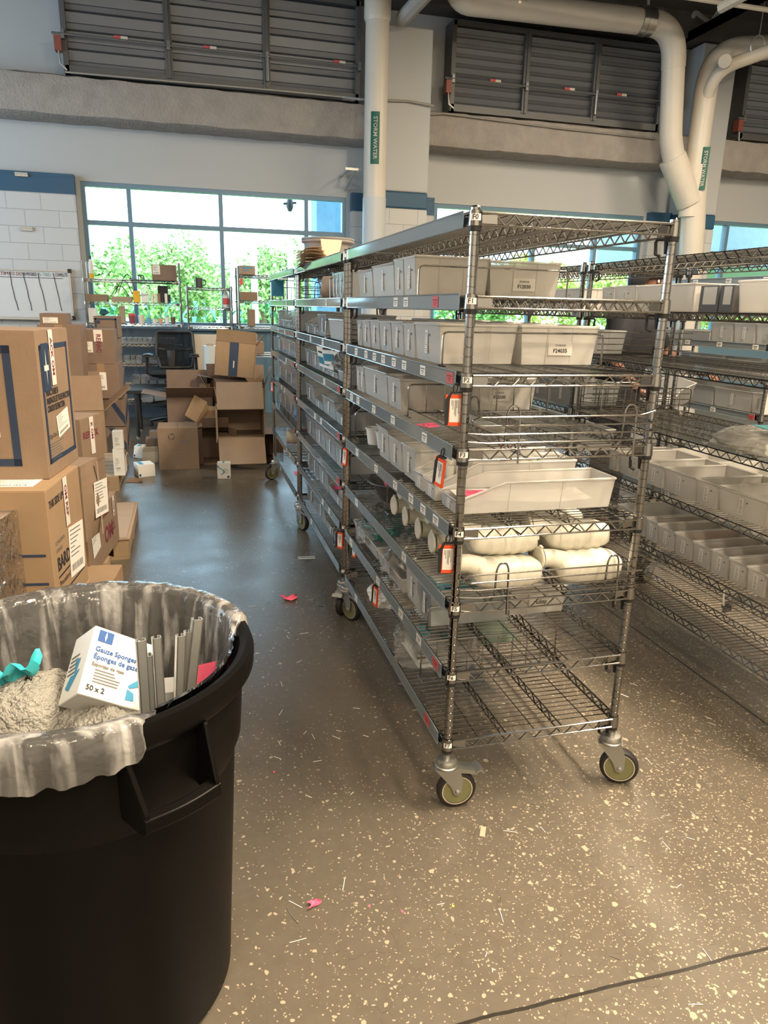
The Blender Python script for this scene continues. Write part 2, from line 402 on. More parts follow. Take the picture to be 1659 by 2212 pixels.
# painted block wainscot piers with their blue top course
for i, (x0, x1) in enumerate([(-7, -2.02), (1.63, 2.86), (6.47, 7.56), (11.25, 12)]):
    m = MB(); m.box(x0, YC, 0, x1, YU, 2.85, 0); m.box(x0, YC, 2.85, x1, YU, 3.045, 1); m.box(x0, YC-0.004, 3.045, x1, YU, 3.09, 1)
    struct('wall_back_block_%d' % (i+1), m, [blockm, bluem])
m = MB(); m.box(-2.02, 8.93, 0, 1.63, YU, ZS-.02); m.box(2.86, 8.93, 0, 6.47, YU, ZS-.02); m.box(7.56, 8.93, 0, 11.25, YU, ZS-.02)
m.box(-2.02, 8.86, ZS-.05, 1.63, 9.1, ZS); m.box(2.86, 8.86, ZS-.05, 6.47, 9.1, ZS); m.box(7.56, 8.86, ZS-.05, 11.25, 9.1, ZS)
struct('trim_1', m, framem)
# sprayed concrete ledge beam
m = MB()
def beam(u, v):
    prof = [(9.02, 4.17), (8.72, 4.17), (8.665, 4.15), (8.65, 4.08), (8.65, 3.80), (8.67, 3.73), (8.74, 3.70), (9.02, 3.69)]
    k = min(int(v*7+1e-6), 7); y, z = prof[k]; x = -7+19*u
    return (x, y+random.uniform(-.006, .006), z+random.uniform(-.008, .008))
m.grid(beam, 140, 7); o = struct('trim_2', m, beamm, True)
# windows
def window(idx, x0, x1, mull, zm):
    root = bpy.data.objects.new('window_%d' % idx, None); COL.objects.link(root); root['kind'] = 'structure'
    m = MB(); t = 0.055; ya, yb = 9.03, 9.14
    for (a, b_, c, d) in ((x0, x1, ZS, ZS+t), (x0, x1, ZT-t, ZT)): m.box(a, ya, c, b_, yb, d)
    m.box(x0, ya, zm-t/2, x1, yb, zm+t/2)
    for x in [x0+t/2] + list(mull) + [x1-t/2]: m.box(x-t/2, ya+.002, ZS, x+t/2, yb+.002, ZT)
    m.build('window_frame', framem, root, False)
    m = MB(); m.box(x0, 9.085, ZS, x1, 9.09, ZT); m.build('pane', glassm, root, False)
    return root
mu1 = [ay(277, 400, 9.1).x, ay(475, 410, 9.1).x, ay(660, 430, 9.1).x]
z1 = ay(475, 494, 9.05).z
window(1, *WX[0], mu1, z1)
mu2 = [3.55, 4.55, ay(1280, 545, 9.1).x]
window(2, *WX[1], mu2, z1)
window(3, *WX[2], [ay(1560, 540, 9.1).x, 9.6], z1)

# columns
def column(x0, x1, y0, zt, i):
    m = MB(); m.box(x0, y0, 0, x1, 9.02, 2.85, 0); m.box(x0, y0, 2.85, x1, 9.02, 3.06, 1); m.box(x0, y0, 3.06, x1, 9.02, zt, 2)
    o = struct('pillar_%d' % i, m, [blockm, bluem, wallp]); bevel(o, .02)
column(1.955, 2.575, 8.35, 5.03, 1)
column(6.85, 7.45, 8.62, 5.4, 2)

# ceiling structure: main beam along the wall and sprayed joists with a thin pipe
m = MB(); m.box(-7, 8.62, 5.42, 12, 9.02, 5.75); struct('trim_3', m, ceilm)
m = MB(); a, b_ = ay(1450, 28, 6.9), ay(1659, 48, 6.9)
m.tube([(-7, 6.9, 5.2), (12, 6.9, 5.2)], .028, 10)
o = m.build('conduit_pipe', pipem); tag(o, 'thin white pipe running straight under the dark ceiling', 'pipe')
for i, x in enumerate((-2.6, 2.05, 6.6, 9.4)):
    m = MB()
    for s in (-1, 1): m.box(x-.05, 2.0, 5.42+.0*s, x+.05, 9.0, 5.50)
    for k in range(9):
        y0 = 2.2+k*.75; m.tube([(x, y0, 5.48), (x, y0+.37, 5.74), (x, y0+.75, 5.48)], .03, 6)
    struct('trim_%d' % (4+i), m, joistm, True)
m = MB(); p0, p1 = ay(868, 42, 8.2), ay(935, -30, 7.4)
m.tube([p0, p1], .09, 8); struct('trim_8', m, joistm)
m = MB(); m.tube([ay(1556, 18, 6.6), ay(1645, -30, 6.1)], .06, 8); struct('trim_9', m, joistm)

# louver banks
rodm = mat('dull_grey_rod', (.20, .21, .22), .4, .6)
def louver(label, x0, x1, z0, z1, nsl, tags, rodz, actx, open_):
    root = thing('wall_louver', label, 'louver', ((x0+x1)/2, 8.9, z0), 0, 'aluminium louver banks along the top of the wall')
    inv = Matrix.Translation(-V(root.location))
    yf = 8.70; pw = (x1-x0)/3
    m = MB(); m.box(x0, yf, z0, x1, 9.0, z0+.09); m.box(x0, yf, z1-.06, x1, 9.0, z1); m.box(x0-.02, yf, z0, x0+.04, 9.0, z1); m.box(x1-.04, yf, z0, x1+.02, 9.0, z1)
    m.box(x0, 8.99, z0, x1, 9.01, z1)
    m.xf(inv).build('frame', louvf, root, False)
    for i in (1, 2):
        m = MB(); xx = x0+pw*i; m.box(xx-.045, yf-.01, z0+.05, xx+.045, yf+.06, z1-.03); m.box(xx-.012, yf-.03, z0+.05, xx+.012, yf-.005, z1-.03)
        m.xf(inv).build('mullion', louvf, root, False)
    for i in range(3):
        m = MB(); a = x0+pw*i+.04; b_ = x0+pw*(i+1)-.04; h = (z1-z0-.15)/nsl
        for k in range(nsl):
            zz = z0+.09+h*k; op = (.004+open_*.5)*random.uniform(0, 1)**2
            prof = [(yf+.060+op, zz), (yf+.042+op*.7, zz+h*.28), (yf+.050+op*.5, zz+h*.34), (yf+.030, zz+h*.84), (yf+.040, zz+h*.90), (yf+.062, zz+h*1.01)]
            m.grid(lambda u, v, prof=prof, a=a, b_=b_: (a+(b_-a)*u, prof[min(int(v*5+1e-6), 5)][0]+.008, prof[min(int(v*5+1e-6), 5)][1]), 1, 5)
        m.xf(inv).build('louver_panel', louv, root, True, 20)
        if i < len(tags):
            t = MB(); xm = (a+b_)/2+tags[i]; zz = rodz+.03; t.box(xm-.08, yf+.018, zz, xm+.0, yf+.022, zz+.035, 0); t.box(xm+.0, yf+.018, zz, xm+.08, yf+.022, zz+.035, 1)
            t.xf(inv).build('sticker', [redp, papert], root, False)
    m = MB(); m.tube([(x0-.12, yf-.05, rodz), (x1, yf-.05, rodz)], .013, 8)
    for i in range(4):
        xx = x0+pw*i; m.box(xx-.02, yf-.06, rodz-.05, xx+.02, yf+.02, rodz+.05)
    m.xf(inv).build('control_rod', rodm, root, True)
    m = MB(); m.tube([(x0+2*pw, yf-.05, rodz), (x0+2*pw, yf-.05, z0+.12)], .022, 8); m.xf(inv).build('push_rod', rodm, root)
    m = MB(); m.box(x0-.10, yf-.06, rodz-.18, x0-.02, yf+.06, rodz-.02); m.xf(inv).build('actuator', mat('actuator_red', (.25, .07, .05), .5), root, False)
    m = MB(); m.tube([(x0-.06, yf-.03, rodz-.16), (x0-.05, yf-.05, rodz-.32), (x0+.02, yf-.05, z0+.02)], .012, 6); m.xf(inv).build('cable', alu, root)
    return root
LX = [(ay(138, 100, 8.7).x, ay(775, 150, 8.7).x), (2.98, 6.28), (7.75, 11.0)]
zr = ay(140, 80, 8.68).z
louver('closed grey louver bank above the window left of the tall pipe', *LX[0], 4.19, 5.36, 5, (0.05, -.1, .35), ay(430, 107, 8.68).z, 0, .03)
louver('grey louver bank between the painted column and the curved pipes', *LX[1], 4.19, 5.30, 8, (0.1, .15, -.1), ay(1080, 182, 8.68).z, 0, .0)
louver('grey louver bank cut by the picture edge beyond the curved pipes', *LX[2], 4.19, 5.30, 8, (), ay(1590, 255, 8.68).z, 0, .0)
m = MB(); m.tube([ay(140, 155, 8.62), ay(600, 195, 8.62), ay(740, 209, 8.62), ay(775, 214, 8.3), ay(880, 218, 8.32), ay(938, 228, 8.3)], .013, 8)
tag(m.build('conduit_pipe', alu), 'thin grey conduit along the concrete ledge, crossing the column', 'conduit')
m = MB(); m.tube([ay(930, 247, 8.62), ay(960, 245, 8.62), ay(1200, 276, 8.62), ay(1420, 300, 8.62)], .011, 8)
tag(m.build('conduit_pipe', alu), 'thin grey conduit at the foot of the louver beside the column', 'conduit')

# storm water pipes
def sign(parent, c, up, right, hgt, wid, inv, bend=0.15):
    m = MB(); c = V(c); up = V(up).normalized(); right = V(right).normalized(); n = right.cross(up)
    pts = []
    def fn(u, v):
        s = (u-.5)*wid; a = s/bend
        return c + right*(math.sin(a)*bend) + n*((math.cos(a)-1)*bend) + up*((v-.5)*hgt)
    m.grid(fn, 6, 1, 0)
    vs, fs = text_mesh('STORM WATER', wid*.62, frame(c + n*.004, -up, right), .001, 'CENTER', .0015)
    vs2 = []
    for p in vs:
        s = (p-c).dot(right); a = s/bend; vs2.append(c + up*(p-c).dot(up) + right*(math.sin(a)*bend) + n*((math.cos(a)-1)*bend+.004))
    m.add(vs2, fs, 1)
    m.xf(inv).build('pipe_sign', [greenm, paper], parent)
I4 = Matrix.Identity(4)
xp = ay(811, 300, 8.15).x; rp = .148
root = thing('storm_water_pipe', 'straight cream storm water pipe standing left of the painted column', 'pipe', (xp, 8.15, 0)); inv = Matrix.Translation(-V(root.location))
m = MB(); m.lathe([(rp, 2.9), (rp, 5.75)], 24, (xp, 8.15, 0), cap=False); m.lathe([(rp+.004, 4.98), (rp+.004, 5.0)], 24, (xp, 8.15, 0), cap=False); m.xf(inv).build('upper_pipe', pipem, root)
m = MB(); m.lathe([(rp+.006, 0), (rp+.006, 2.93)], 24, (xp, 8.15, 0), cap=True); m.xf(inv).build('lower_pipe', mat('pale_pipe_paint', (.52, .55, .57), .5), root)
m = MB(); m.lathe([(rp+.003, 4.95), (rp+.02, 5.0), (rp+.02, 5.2), (rp+.003, 5.25)], 24, (xp, 8.15, 0), cap=False); m.xf(inv).build('pipe_coupling', pipem, root)
d = (CAM-V((xp, 8.15, 3.7))); d.z = 0; d.normalize(); rt = V((-d.y, d.x, 0))
sign(root, V((xp, 8.15, (ay(811, 240, 8.0).z+ay(811, 354, 8.0).z)/2))+d*.152-rt*.005, (0, 0, 1), rt, ay(811, 240, 8.0).z-ay(811, 354, 8.0).z, .115, inv)
m = MB(); m.box(xp-.34, 8.40, 3.29, xp-.12, 8.43, 3.32); m.box(xp-.30, 8.42, 3.29, xp-.27, 9.02, 3.32); m.tube([(xp-.2, 8.42, 3.3), (xp-.22, 9.0, 3.12)], .012); m.xf(inv).build('wall_bracket', alu, root)

YP = 8.12
def bend_pts(a, b_, c, r, n=8):
    a, b_, c = V(a), V(b_), V(c); u = (a-b_).normalized(); w_ = (c-b_).normalized(); r = min(r, (a-b_).length*.9, (c-b_).length*.9)
    p, q = b_+u*r, b_+w_*r; out = []
    for i in range(n+1):
        t = i/n; out.append((p*(1-t)+b_*t)*(1-t)+(b_*(1-t)+q*t)*t)
    return out
root = thing('storm_water_pipe', 'curved cream storm water pipes with elbows and wye before the second column', 'pipe', ay(1490, 500, YP)); inv = Matrix.Translation(-V(root.location))
rp = .155
A0 = ay(985, -25, YP-.3); A0b = ay(1000, 8, YP-.25); A1 = ay(1100, 8, YP-.2); A2 = ay(1458, 56, YP-.15); A3 = ay(1447, 330, YP); A4 = ay(1490, 420, YP)
m = MB(); m.tube([ay(985, -60, YP-.25)]+bend_pts(ay(985, -60, YP-.25), ay(985, 2, YP-.25), A1, .25)+[A2+(A1-A2).normalized()*.45], rp, 20); m.xf(inv).build('horizontal_pipe', pipem, root)
m = MB(); m.tube([A2+(A1-A2).normalized()*.45]+bend_pts(A1, A2, A3, .38)+[A2+(A3-A2).normalized()*.5], [rp+.006]*11, 20); m.xf(inv).build('elbow', pipem, root)
m = MB(); m.tube([A2+(A3-A2).normalized()*.45]+bend_pts(A2, A3, A4, .32)+[A4], rp, 20); m.xf(inv).build('down_pipe', pipem, root)
B0 = ay(1659+120, 98, YP); B1 = ay(1537, 108, YP); B2 = ay(1488, 470, YP); B3 = ay(1475, 900, YP)
m = MB(); m.tube([B0]+bend_pts(B0, B1, B2, .5, 10)+[B2], rp, 20); m.xf(inv).build('riser_pipe', pipem, root)
m = MB(); m.tube([B1+(B2-B1)*.68, B3], rp+.02, 20); m.tube([A3+(A4-A3)*.12, A4+(B3-B2).normalized()*.12], [rp+.035, rp+.03], 20); m.xf(inv).build('wye_fitting', pipem, root)
m = MB(); m.tube([ay(1520, 235, YP)]+bend_pts(ay(1520, 235, YP), ay(1545, 150, YP-.25), ay(1659, 112, YP-.5), .3)+[ay(1800, 60, YP-.8)], .085, 16)
m.tube([ay(1566, 132, YP-.45), ay(1568, 140, YP-.2)], .085, 16); m.xf(inv).build('branch_pipe', pipem, root)
for q, w_ in ((ay(1110, 9, YP-.2), .25), (ay(1392, 46, YP-.16), .25)):
    dr = (A2-A1).normalized(); m = MB(); m.tube([q-dr*w_*.4, q+dr*w_*.4], rp+.016, 20); m.tube([q-dr*.02, q+dr*.02], rp+.024, 20); m.xf(inv).build('band_clamp', chromed, root)
m = MB(); m.tube([ay(1400, 40, YP-.16), ay(1402, -60, YP-.16)], .02, 6); m.xf(inv).build('hanger_rod', alu, root)
m = MB(); cc = ay(1637, 100, YP-.46)
m.tube([cc+V((math.cos(t)*.11, 0, math.sin(t)*.13)) for t in [i*2*PI/16 for i in range(16)]], .012, 6, True); m.tube([cc+V((0, 0, .12)), cc+V((.02, 0, 1.0))], .007, 6); m.xf(inv).build('ring_hanger', alu, root)
cS = ay(1520, 365, YP-.16); upS = (B1-B2).normalized(); dS = (CAM-cS); dS = (dS-upS*dS.dot(upS)).normalized(); rS = upS.cross(dS)
sign(root, cS+dS*.03, upS, rS, (ay(1520, 318, YP-.16)-ay(1520, 411, YP-.16)).length, .11, inv, .19)

# small plates on the block wall and the whiteboard
for (px, py), lb in (((47, 378), 'small metal bracket plate on the blue wall band'), ((58, 495), 'small metal bracket plate on the white blocks above whiteboard')):
    p = ay(px, py, 8.9); m = MB(); m.box(p.x-.075, 8.87, p.z-.02, p.x+.075, 8.9, p.z+.02); m.box(p.x-.075, 8.86, p.z+.012, p.x+.075, 8.9, p.z+.024)
    for s in (-.05, 0, .05): m.lathe([(.006, 0), (.004, .006)], 8, (p.x+s, 8.868, p.z), (0, -1, 0))
    tag(m.build('wall_bracket', alu), lb, 'bracket')
p0, p1 = ay(-60, 585, 8.86), ay(153, 688, 8.86)
root = thing('whiteboard', 'whiteboard ruled in columns on the white block wall', 'whiteboard', (p1.x, 8.88, p1.z)); inv = Matrix.Translation(-V(root.location))
zt = ay(150, 588, 8.86).z; zb = ay(157, 686, 8.86).z; x1 = ay(153, 640, 8.86).x; x0 = x1-2.4
m = MB(); m.box(x0, 8.865, zb, x1, 8.895, zt); m.xf(inv).build('writing_surface', boardm, root, False)
m = MB(); t = .02
m.box(x0, 8.85, zt, x1, 8.9, zt+t); m.box(x0, 8.83, zb-t, x1, 8.9, zb); m.box(x1, 8.85, zb-t, x1+t, 8.9, zt+t); m.box(x0-t, 8.85, zb-t, x0, 8.9, zt+t)
m.box(x1-.01, 8.845, zb-t-.01, x1+t+.01, 8.9, zb+.02, 1); m.box(x1-.01, 8.845, zt-.01, x1+t+.01, 8.9, zt+t+.02, 1); m.box(x0, 8.79, zb-.035, x1-.3, 8.9, zb-.02)
m.xf(inv).build('frame', [alu, black_pl], root, False)
m = MB(); hz = ay(80, 600, 8.86).z
for px in (-30, 20, 50, 82, 116):
    q = ay(px, 595, 8.86).x
    m.tube([(q+random.uniform(-.006, .006)+.01*k, 8.862, zt-.02-(zt-zb-.1)*k/6) for k in range(7)], .005, 4, mi=0)
m.tube([(x0+.05, 8.862, hz+.0), (x1-.08, 8.862, hz-.0)], .004, 4)
for px, tx, mi in ((4, 'ELTIM', 1), (34, 'TO DO', 1), (65, 'IN PROGRESS', 0), (96, 'R-TBD', 2), (132, 'COMPLETE', 0)):
    q = ay(px, 593, 8.86); vs, fs = text_fit(tx, .062, .15, frame((q.x, 8.861, (hz+zt)/2), (1, 0, 0), (0, 0, 1)), .001, 'CENTER'); m.add(vs, fs, mi)
m.xf(inv).build('marker_writing', [navy, maroon, mat('teal_marker', (.2, .4, .4), .6)], root, False)

# ============================================================ OUTDOORS
grass = mat('outdoor_grass', (0.16, 0.26, 0.05), 0.9, noise=.3, nscale=1)
m = MB(); m.box(-60, 9.6, -0.6, 80, 120, -0.5); struct('ground', m, grass)
m = MB(); m.box(-40, 10.5, 5.0, 60, 12.3, 5.4)
leafm = [mat('tree_leaves', (0.27, 0.42, 0.13), .6, noise=.3, nscale=.7), mat('tree_leaves_yellow', (0.46, 0.52, 0.12), .6, noise=.3, nscale=.7)]
barkm = mat('tree_bark', (.12, .08, .05), .9); cornm = mat('corn_leaves', (0.07, 0.30, 0.15), .5, noise=.2, nscale=2)
def crown_mesh(seed, mt, n=9000):
    rd = random.Random(seed); v = []; f = []
    blobs = [(V((rd.uniform(-.75, .75), rd.uniform(-.6, .6), rd.uniform(.15, 1.0))), rd.uniform(.22, .42)) for _ in range(20)]
    for i in range(n):
        c, r = rd.choice(blobs); d = V((rd.gauss(0, 1), rd.gauss(0, 1), rd.gauss(0, 1))).normalized(); p = c+d*r*rd.uniform(.6, 1.06)
        if p.z < 0: p.z *= .2
        u = V((rd.gauss(0, 1), rd.gauss(0, 1), rd.gauss(0, .6))).normalized()*.042; w_ = u.cross(d+V((rd.gauss(0, .5), rd.gauss(0, .5), rd.gauss(0, .5)))).normalized()*.026
        b = len(v); v += [tuple(p-u), tuple(p+w_), tuple(p+u), tuple(p-w_)]; f.append((b, b+1, b+2, b+3))
    me = bpy.data.meshes.new('crown'); me.from_pydata(v, [], f); me.materials.append(mt); me.update(); return me
crowns = [crown_mesh(1, leafm[0]), crown_mesh(2, leafm[0]), crown_mesh(3, leafm[1])]
def tree(px, pyt, Y, wd, k, lb):
    top = ay(px, pyt, Y); h = top.z+.5
    root = thing('leafy_tree', lb, 'tree', (top.x, Y, -.5), 0, 'trees beyond the windows')
    c = ob('crown', crowns[k], root, (0, 0, h*.18)); c.scale = (wd/2.3, wd/3.2, h*.82/1.36); c.rotation_euler = (0, 0, random.uniform(-.5, .5))
    t = MB(); t.tube([(0, 0, 0), (.1, 0, h*.3), (0, .1, h*.7)], [.22, .17, .08], 8); t.build('trunk', barkm, root)
tree(218, 478, 27, 6.0, 0, 'tall leafy tree behind the lower left window pane')
tree(325, 494, 33, 6.0, 1, 'round leafy tree behind the tall left mullion')
tree(450, 548, 40, 8.0, 0, 'lower bushy tree behind the middle window pane')
tree(560, 512, 29, 5.0, 1, 'leafy tree behind the pale light poles')
tree(660, 522, 36, 6.5, 0, 'leafy tree behind the grey tub on the rack')
for px, pyt, wd, k, lb in ((985, 560, 9, 1, 'leafy tree low behind the bins left of the chrome post'), (1160, 545, 9, 2, 'yellow green tree behind the top bins of the near rack'), (1330, 565, 8, 2, 'yellow tree seen in the narrow right window pane'), (1470, 585, 9, 0, 'leafy tree behind the chrome corner post'), (1620, 590, 10, 2, 'yellow tree low behind the right aisle rack')):
    tree(px, pyt, 36+7*((px//150) % 2), wd*.9, k, lb)
def corn_mesh(seed):
    rd = random.Random(seed); m = MB(); h = 2.1; m.tube([(0, 0, 0), (0, 0, h)], [.02, .008], 5)
    for i in range(11):
        z = .4+i*.16; a = rd.uniform(0, 6.28); l = rd.uniform(.30, .46); d = V((math.cos(a), math.sin(a), 0)); s = V((-d.y, d.x, 0))
        pts = [V((0, 0, z))+d*l*t+V((0, 0, .42*t-.62*t*t)) for t in (0, .25, .5, .75, 1)]
        wds = (.02, .05, .05, .035, .003)
        for j in range(4): m.quad([pts[j]-s*wds[j], pts[j]+s*wds[j], pts[j+1]+s*wds[j+1], pts[j+1]-s*wds[j+1]])
    return m.mesh('corn_plant', cornm)
corns = [corn_mesh(i) for i in (1, 2, 3)]
for i in range(34):
    o = ob('corn_plant', corns[i % 3], None, (-4.6+(i % 17)*.62+(i//17)*.3+random.uniform(-.06, .06), 14.0+(i//17)*.95+random.uniform(-.08, .08), -.5), random.uniform(0, 6)); o.scale = (1, 1, random.uniform(.92, 1.1))
    tag(o, 'green corn plant in the row growing outside the windows', 'corn plant', 'corn plants outside the windows')
for px, pyt, lb in ((503, 575, 'short pale post standing outside among the trees'), (547, 505, 'tall pale light pole outside the window'), (627, 535, 'thick pale light pole outside beside the grey tub')):
    p = ay(px, pyt, 24); m = MB(); m.lathe([(.13, 0), (.10, p.z+.5)], 12); m.box(-.3, -.06, p.z+.45, .3, .06, p.z+.55)
    tag(m.build('light_pole', whitepl, None, loc=(p.x, 24, -.5)), lb, 'pole')
m = MB(); p0, p1 = ay(684, 430, 11.5), ay(738, 430, 11.5); m.box(p0.x, 11.5, -.5, p1.x, 12.1, 5.2); struct('pillar_3', m, mat('blue_grey_concrete', (.16, .30, .42), .8, noise=.3, nscale=5))
m = MB(); m.tube([ay(612, 440, 11.0), ay(640, 438, 11.0)], .02); q = ay(626, 440, 11.0); m.lathe([(.03, -.12), (.06, -.05), (.05, .05), (.02, .1)], 10, q); m.tube([(q.x, 11.0, q.z+.08), (q.x, 11.0, q.z+.5), (q.x, 10.6, q.z+.6), (q.x, 9.28, q.z+.6)], .022, 8)
tag(m.build('outdoor_lamp', black_pl), 'small dark lamp hanging outside above the window', 'lamp')
m = MB(); p0, p1 = ay(1560, 520, 12), ay(1720, 505, 12); m.box(p0.x, 12, p0.z-.25, p1.x+6, 17, p0.z+1.3); m.box(p0.x-.1, 11.9, p0.z-.5, p1.x+6, 17, p0.z-.25); struct('roof_1', m, mat('grey_canopy', (.22, .26, .28), .8, noise=.2))

# ============================================================ WIRE RACKS
INCH = .0254
ZSH = [69*INCH - d*INCH for d in (0, 8, 16, 24, 33, 42, 50.8, 60)]
RW = .583; RL = 1.490
_cache = {}
def shelf_mesh(L, W, pitch=.0254, detail=True):
    key = ('shelf', L, W, pitch)
    if key in _cache: return _cache[key]
    m = MB(); zt, zb = .016, -.015
    n = int((L-.03)/pitch)
    for i in range(n+1):
        y = (L-n*pitch)/2+i*pitch
        m.tube([(-.012, y, zt), (W+.012, y, zt)], .0017, 4, cap=False)
    def zig(p, q, cnt, r=.0021):
        p, q = V(p), V(q); pts = []
        for i in range(cnt*2+1):
            t = i/(cnt*2); b = p+(q-p)*t; b.z = zt-.004 if i % 2 == 0 else zb
            pts.append(b)
        m.tube(pts, r, 5, cap=False)
    ny = max(4, int(round(L/.062))); nx = max(3, int(round(W/.062)))
    for x in (-.012, W+.012):
        m.tube([(x, .012, zt-.003), (x, L-.012, zt-.003)], .0032, 6); m.tube([(x, .012, zb), (x, L-.012, zb)], .0032, 6)
        zig((x, .05, 0), (x, L-.05, 0), ny)
    for y in (-.012, L+.012):
        m.tube([(.012, y, zt-.003), (W-.012, y, zt-.003)], .0032, 6); m.tube([(.012, y, zb), (W-.012, y, zb)], .0032, 6)
        zig((.05, y, 0), (W-.05, y, 0), nx)
    for x in (W/3, 2*W/3):
        m.tube([(x, -.01, zt-.004), (x, L+.01, zt-.004)], .0025, 5); m.tube([(x, 0, zb), (x, L, zb)], .0025, 5); zig((x, .03, 0), (x, L-.03, 0), ny)
    if W > .4:
        for x in (W/6, W/2, 5*W/6): m.tube([(x, -.01, zt-.003), (x, L+.01, zt-.003)], .0018, 4, cap=False)
    for x in (0, W):
        for y in (0, L):
            m.lathe([(.0135, .020), (.0165, .019), (.0185, -.018), (.0145, -.0185)], 14, (x, y, 0), cap=False)
            sx = 1 if x == 0 else -1; sy = 1 if y == 0 else -1
            m.slab([(x+sx*.015, y-sy*.004, -.014), (x+sx*.055, y-sy*.012, -.014), (x+sx*.055, y-sy*.012, .014), (x+sx*.015, y-sy*.004, .014)], .002)
            m.slab([(x-sx*.004, y+sy*.015, -.014), (x-sx*.012, y+sy*.055, -.014), (x-sx*.012, y+sy*.055, .014), (x-sx*.004, y+sy*.015, .014)], .002)
    _cache[key] = m.mesh('shelf', chrome, True, 50); return _cache[key]
def clip_mesh(sx, sy):
    key = ('clip', sx, sy)
    if key not in _cache:
        m = MB(); m.lathe([(.0175, -.018), (.0165, -.030), (.0135, -.031)], 14, cap=False)
        d = V((sx*.55, sy*.83, 0)); P = lambda r, z: d*r+V((0, 0, z))
        m.tube([P(.012, -.024), P(.042, -.022), P(.046, -.03), P(.043, -.062), P(.030, -.068)], .0046, 6)
        m.tube([P(.015, -.018), P(.016, -.062)], [.009, .004], 6)
        _cache[key] = m.mesh('corner_clip', black_pl)
    return _cache[key]
def post_mesh(z0, z1, grooves=True):
    key = ('post', z0, z1, grooves)
    if key not in _cache:
        m = MB(); prof = [(.0127, z0)]
        if grooves:
            z = z0+INCH
            while z < z1-.01:
                prof += [(.0127, z-.0016), (.0113, z-.0006), (.0113, z+.0006), (.0127, z+.0016)]; z += INCH
        prof += [(.0127, z1), (.009, z1+.004)]
        m.lathe(prof, 12); _cache[key] = m.mesh('post', chrome, True, 25)
    return _cache[key]
def caster_meshes(brake):
    key = ('caster', brake)
    if key not in _cache:
        m = MB()
        m.lathe([(.011, .21), (.011, .178), (.030, .176), (.034, .168), (.034, .158), (.037, .155), (.037, .148), (.030, .143)], 20)
        for s in (-1, 1):
            poly = [(-.040, s*.0195, .150), (.036, s*.0195, .150), (.052, s*.0195, .105), (.050, s*.0195, .060), (.040, s*.0195, .048), (.026, s*.0195, .052), (.012, s*.0195, .085)]
            m.prism(poly, (0, s*.003, 0))
            m.lathe([(.0085, 0), (.0085, .006), (.005, .008)], 8, (.036, s*.0225, .0635), (0, s, 0))
        m.box(-.040, -.022, .146, .040, .022, .150)
        if brake:
            m.prism([(.030, -.022, .148), (.085, -.022, .136), (.095, -.022, .126), (.095, -.022, .120), (.06, -.022, .128), (.030, -.022, .132)], (0, .044, 0))
            m.prism([(.09, -.026, .128), (.104, -.026, .140), (.120, -.026, .128), (.118, -.026, .124), (.104, -.026, .134), (.092, -.026, .122)], (0, .052, 0))
        c = m.mesh('caster', zinc)
        w_ = MB(); A = (0, 1, 0); cc = (.036, -.016, .0635)
        w_.lathe([(.012, .002), (.046, .002), (.0465, -.0), (.0505, -.0005), (.0515, .0), (.0575, .001), (.0625, .006), (.0635, .012), (.0635, .020), (.0625, .026), (.0575, .031), (.0515, .032), (.0505, .0325), (.0465, .032), (.046, .030), (.012, .030)], 32, cc, A,
                 mi=[0, 2, 1, 2, 2, 2, 2, 2, 2, 2, 2, 2, 1, 2, 0])
        _cache[key] = (c, w_.mesh('wheel', [olive, cream, tire]))
    return _cache[key]
papl = MB(); papl.box(-.0006, 0, -.0005, .0006, .05, .029)
papl.box(-.0012, .006, .018, -.0006, .044, .0215, 1); papl.box(-.0012, .012, .011, -.0006, .038, .0135, 1); papl.box(-.0012, .02, .005, -.0006, .03, .0075, 1)
lab_me = papl.mesh('shelf_label', [paper, inkg], False)
labr_me = lab_me.copy(); labr_me.materials[0] = redp; labr_me.materials[1] = maroon
def strip_mesh(L):
    key = ('strip', L)
    if key not in _cache:
        m = MB(); m.box(-.0015, .035, -.021, .0, L-.035, .020)
        m.tube([(-.0015, .035, .020), (-.0015, L-.035, .020)], .0022, 5); m.tube([(-.0015, .035, -.021), (-.0015, L-.035, -.021)], .0022, 5)
        _cache[key] = m.mesh('label_strip', stripm, True)
    return _cache[key]
linerplas = clear('grey_shelf_liner', (.95, .95, .95), .6, .3, 1.3, bodycol=(.86, .84, .80), tl_=.55)
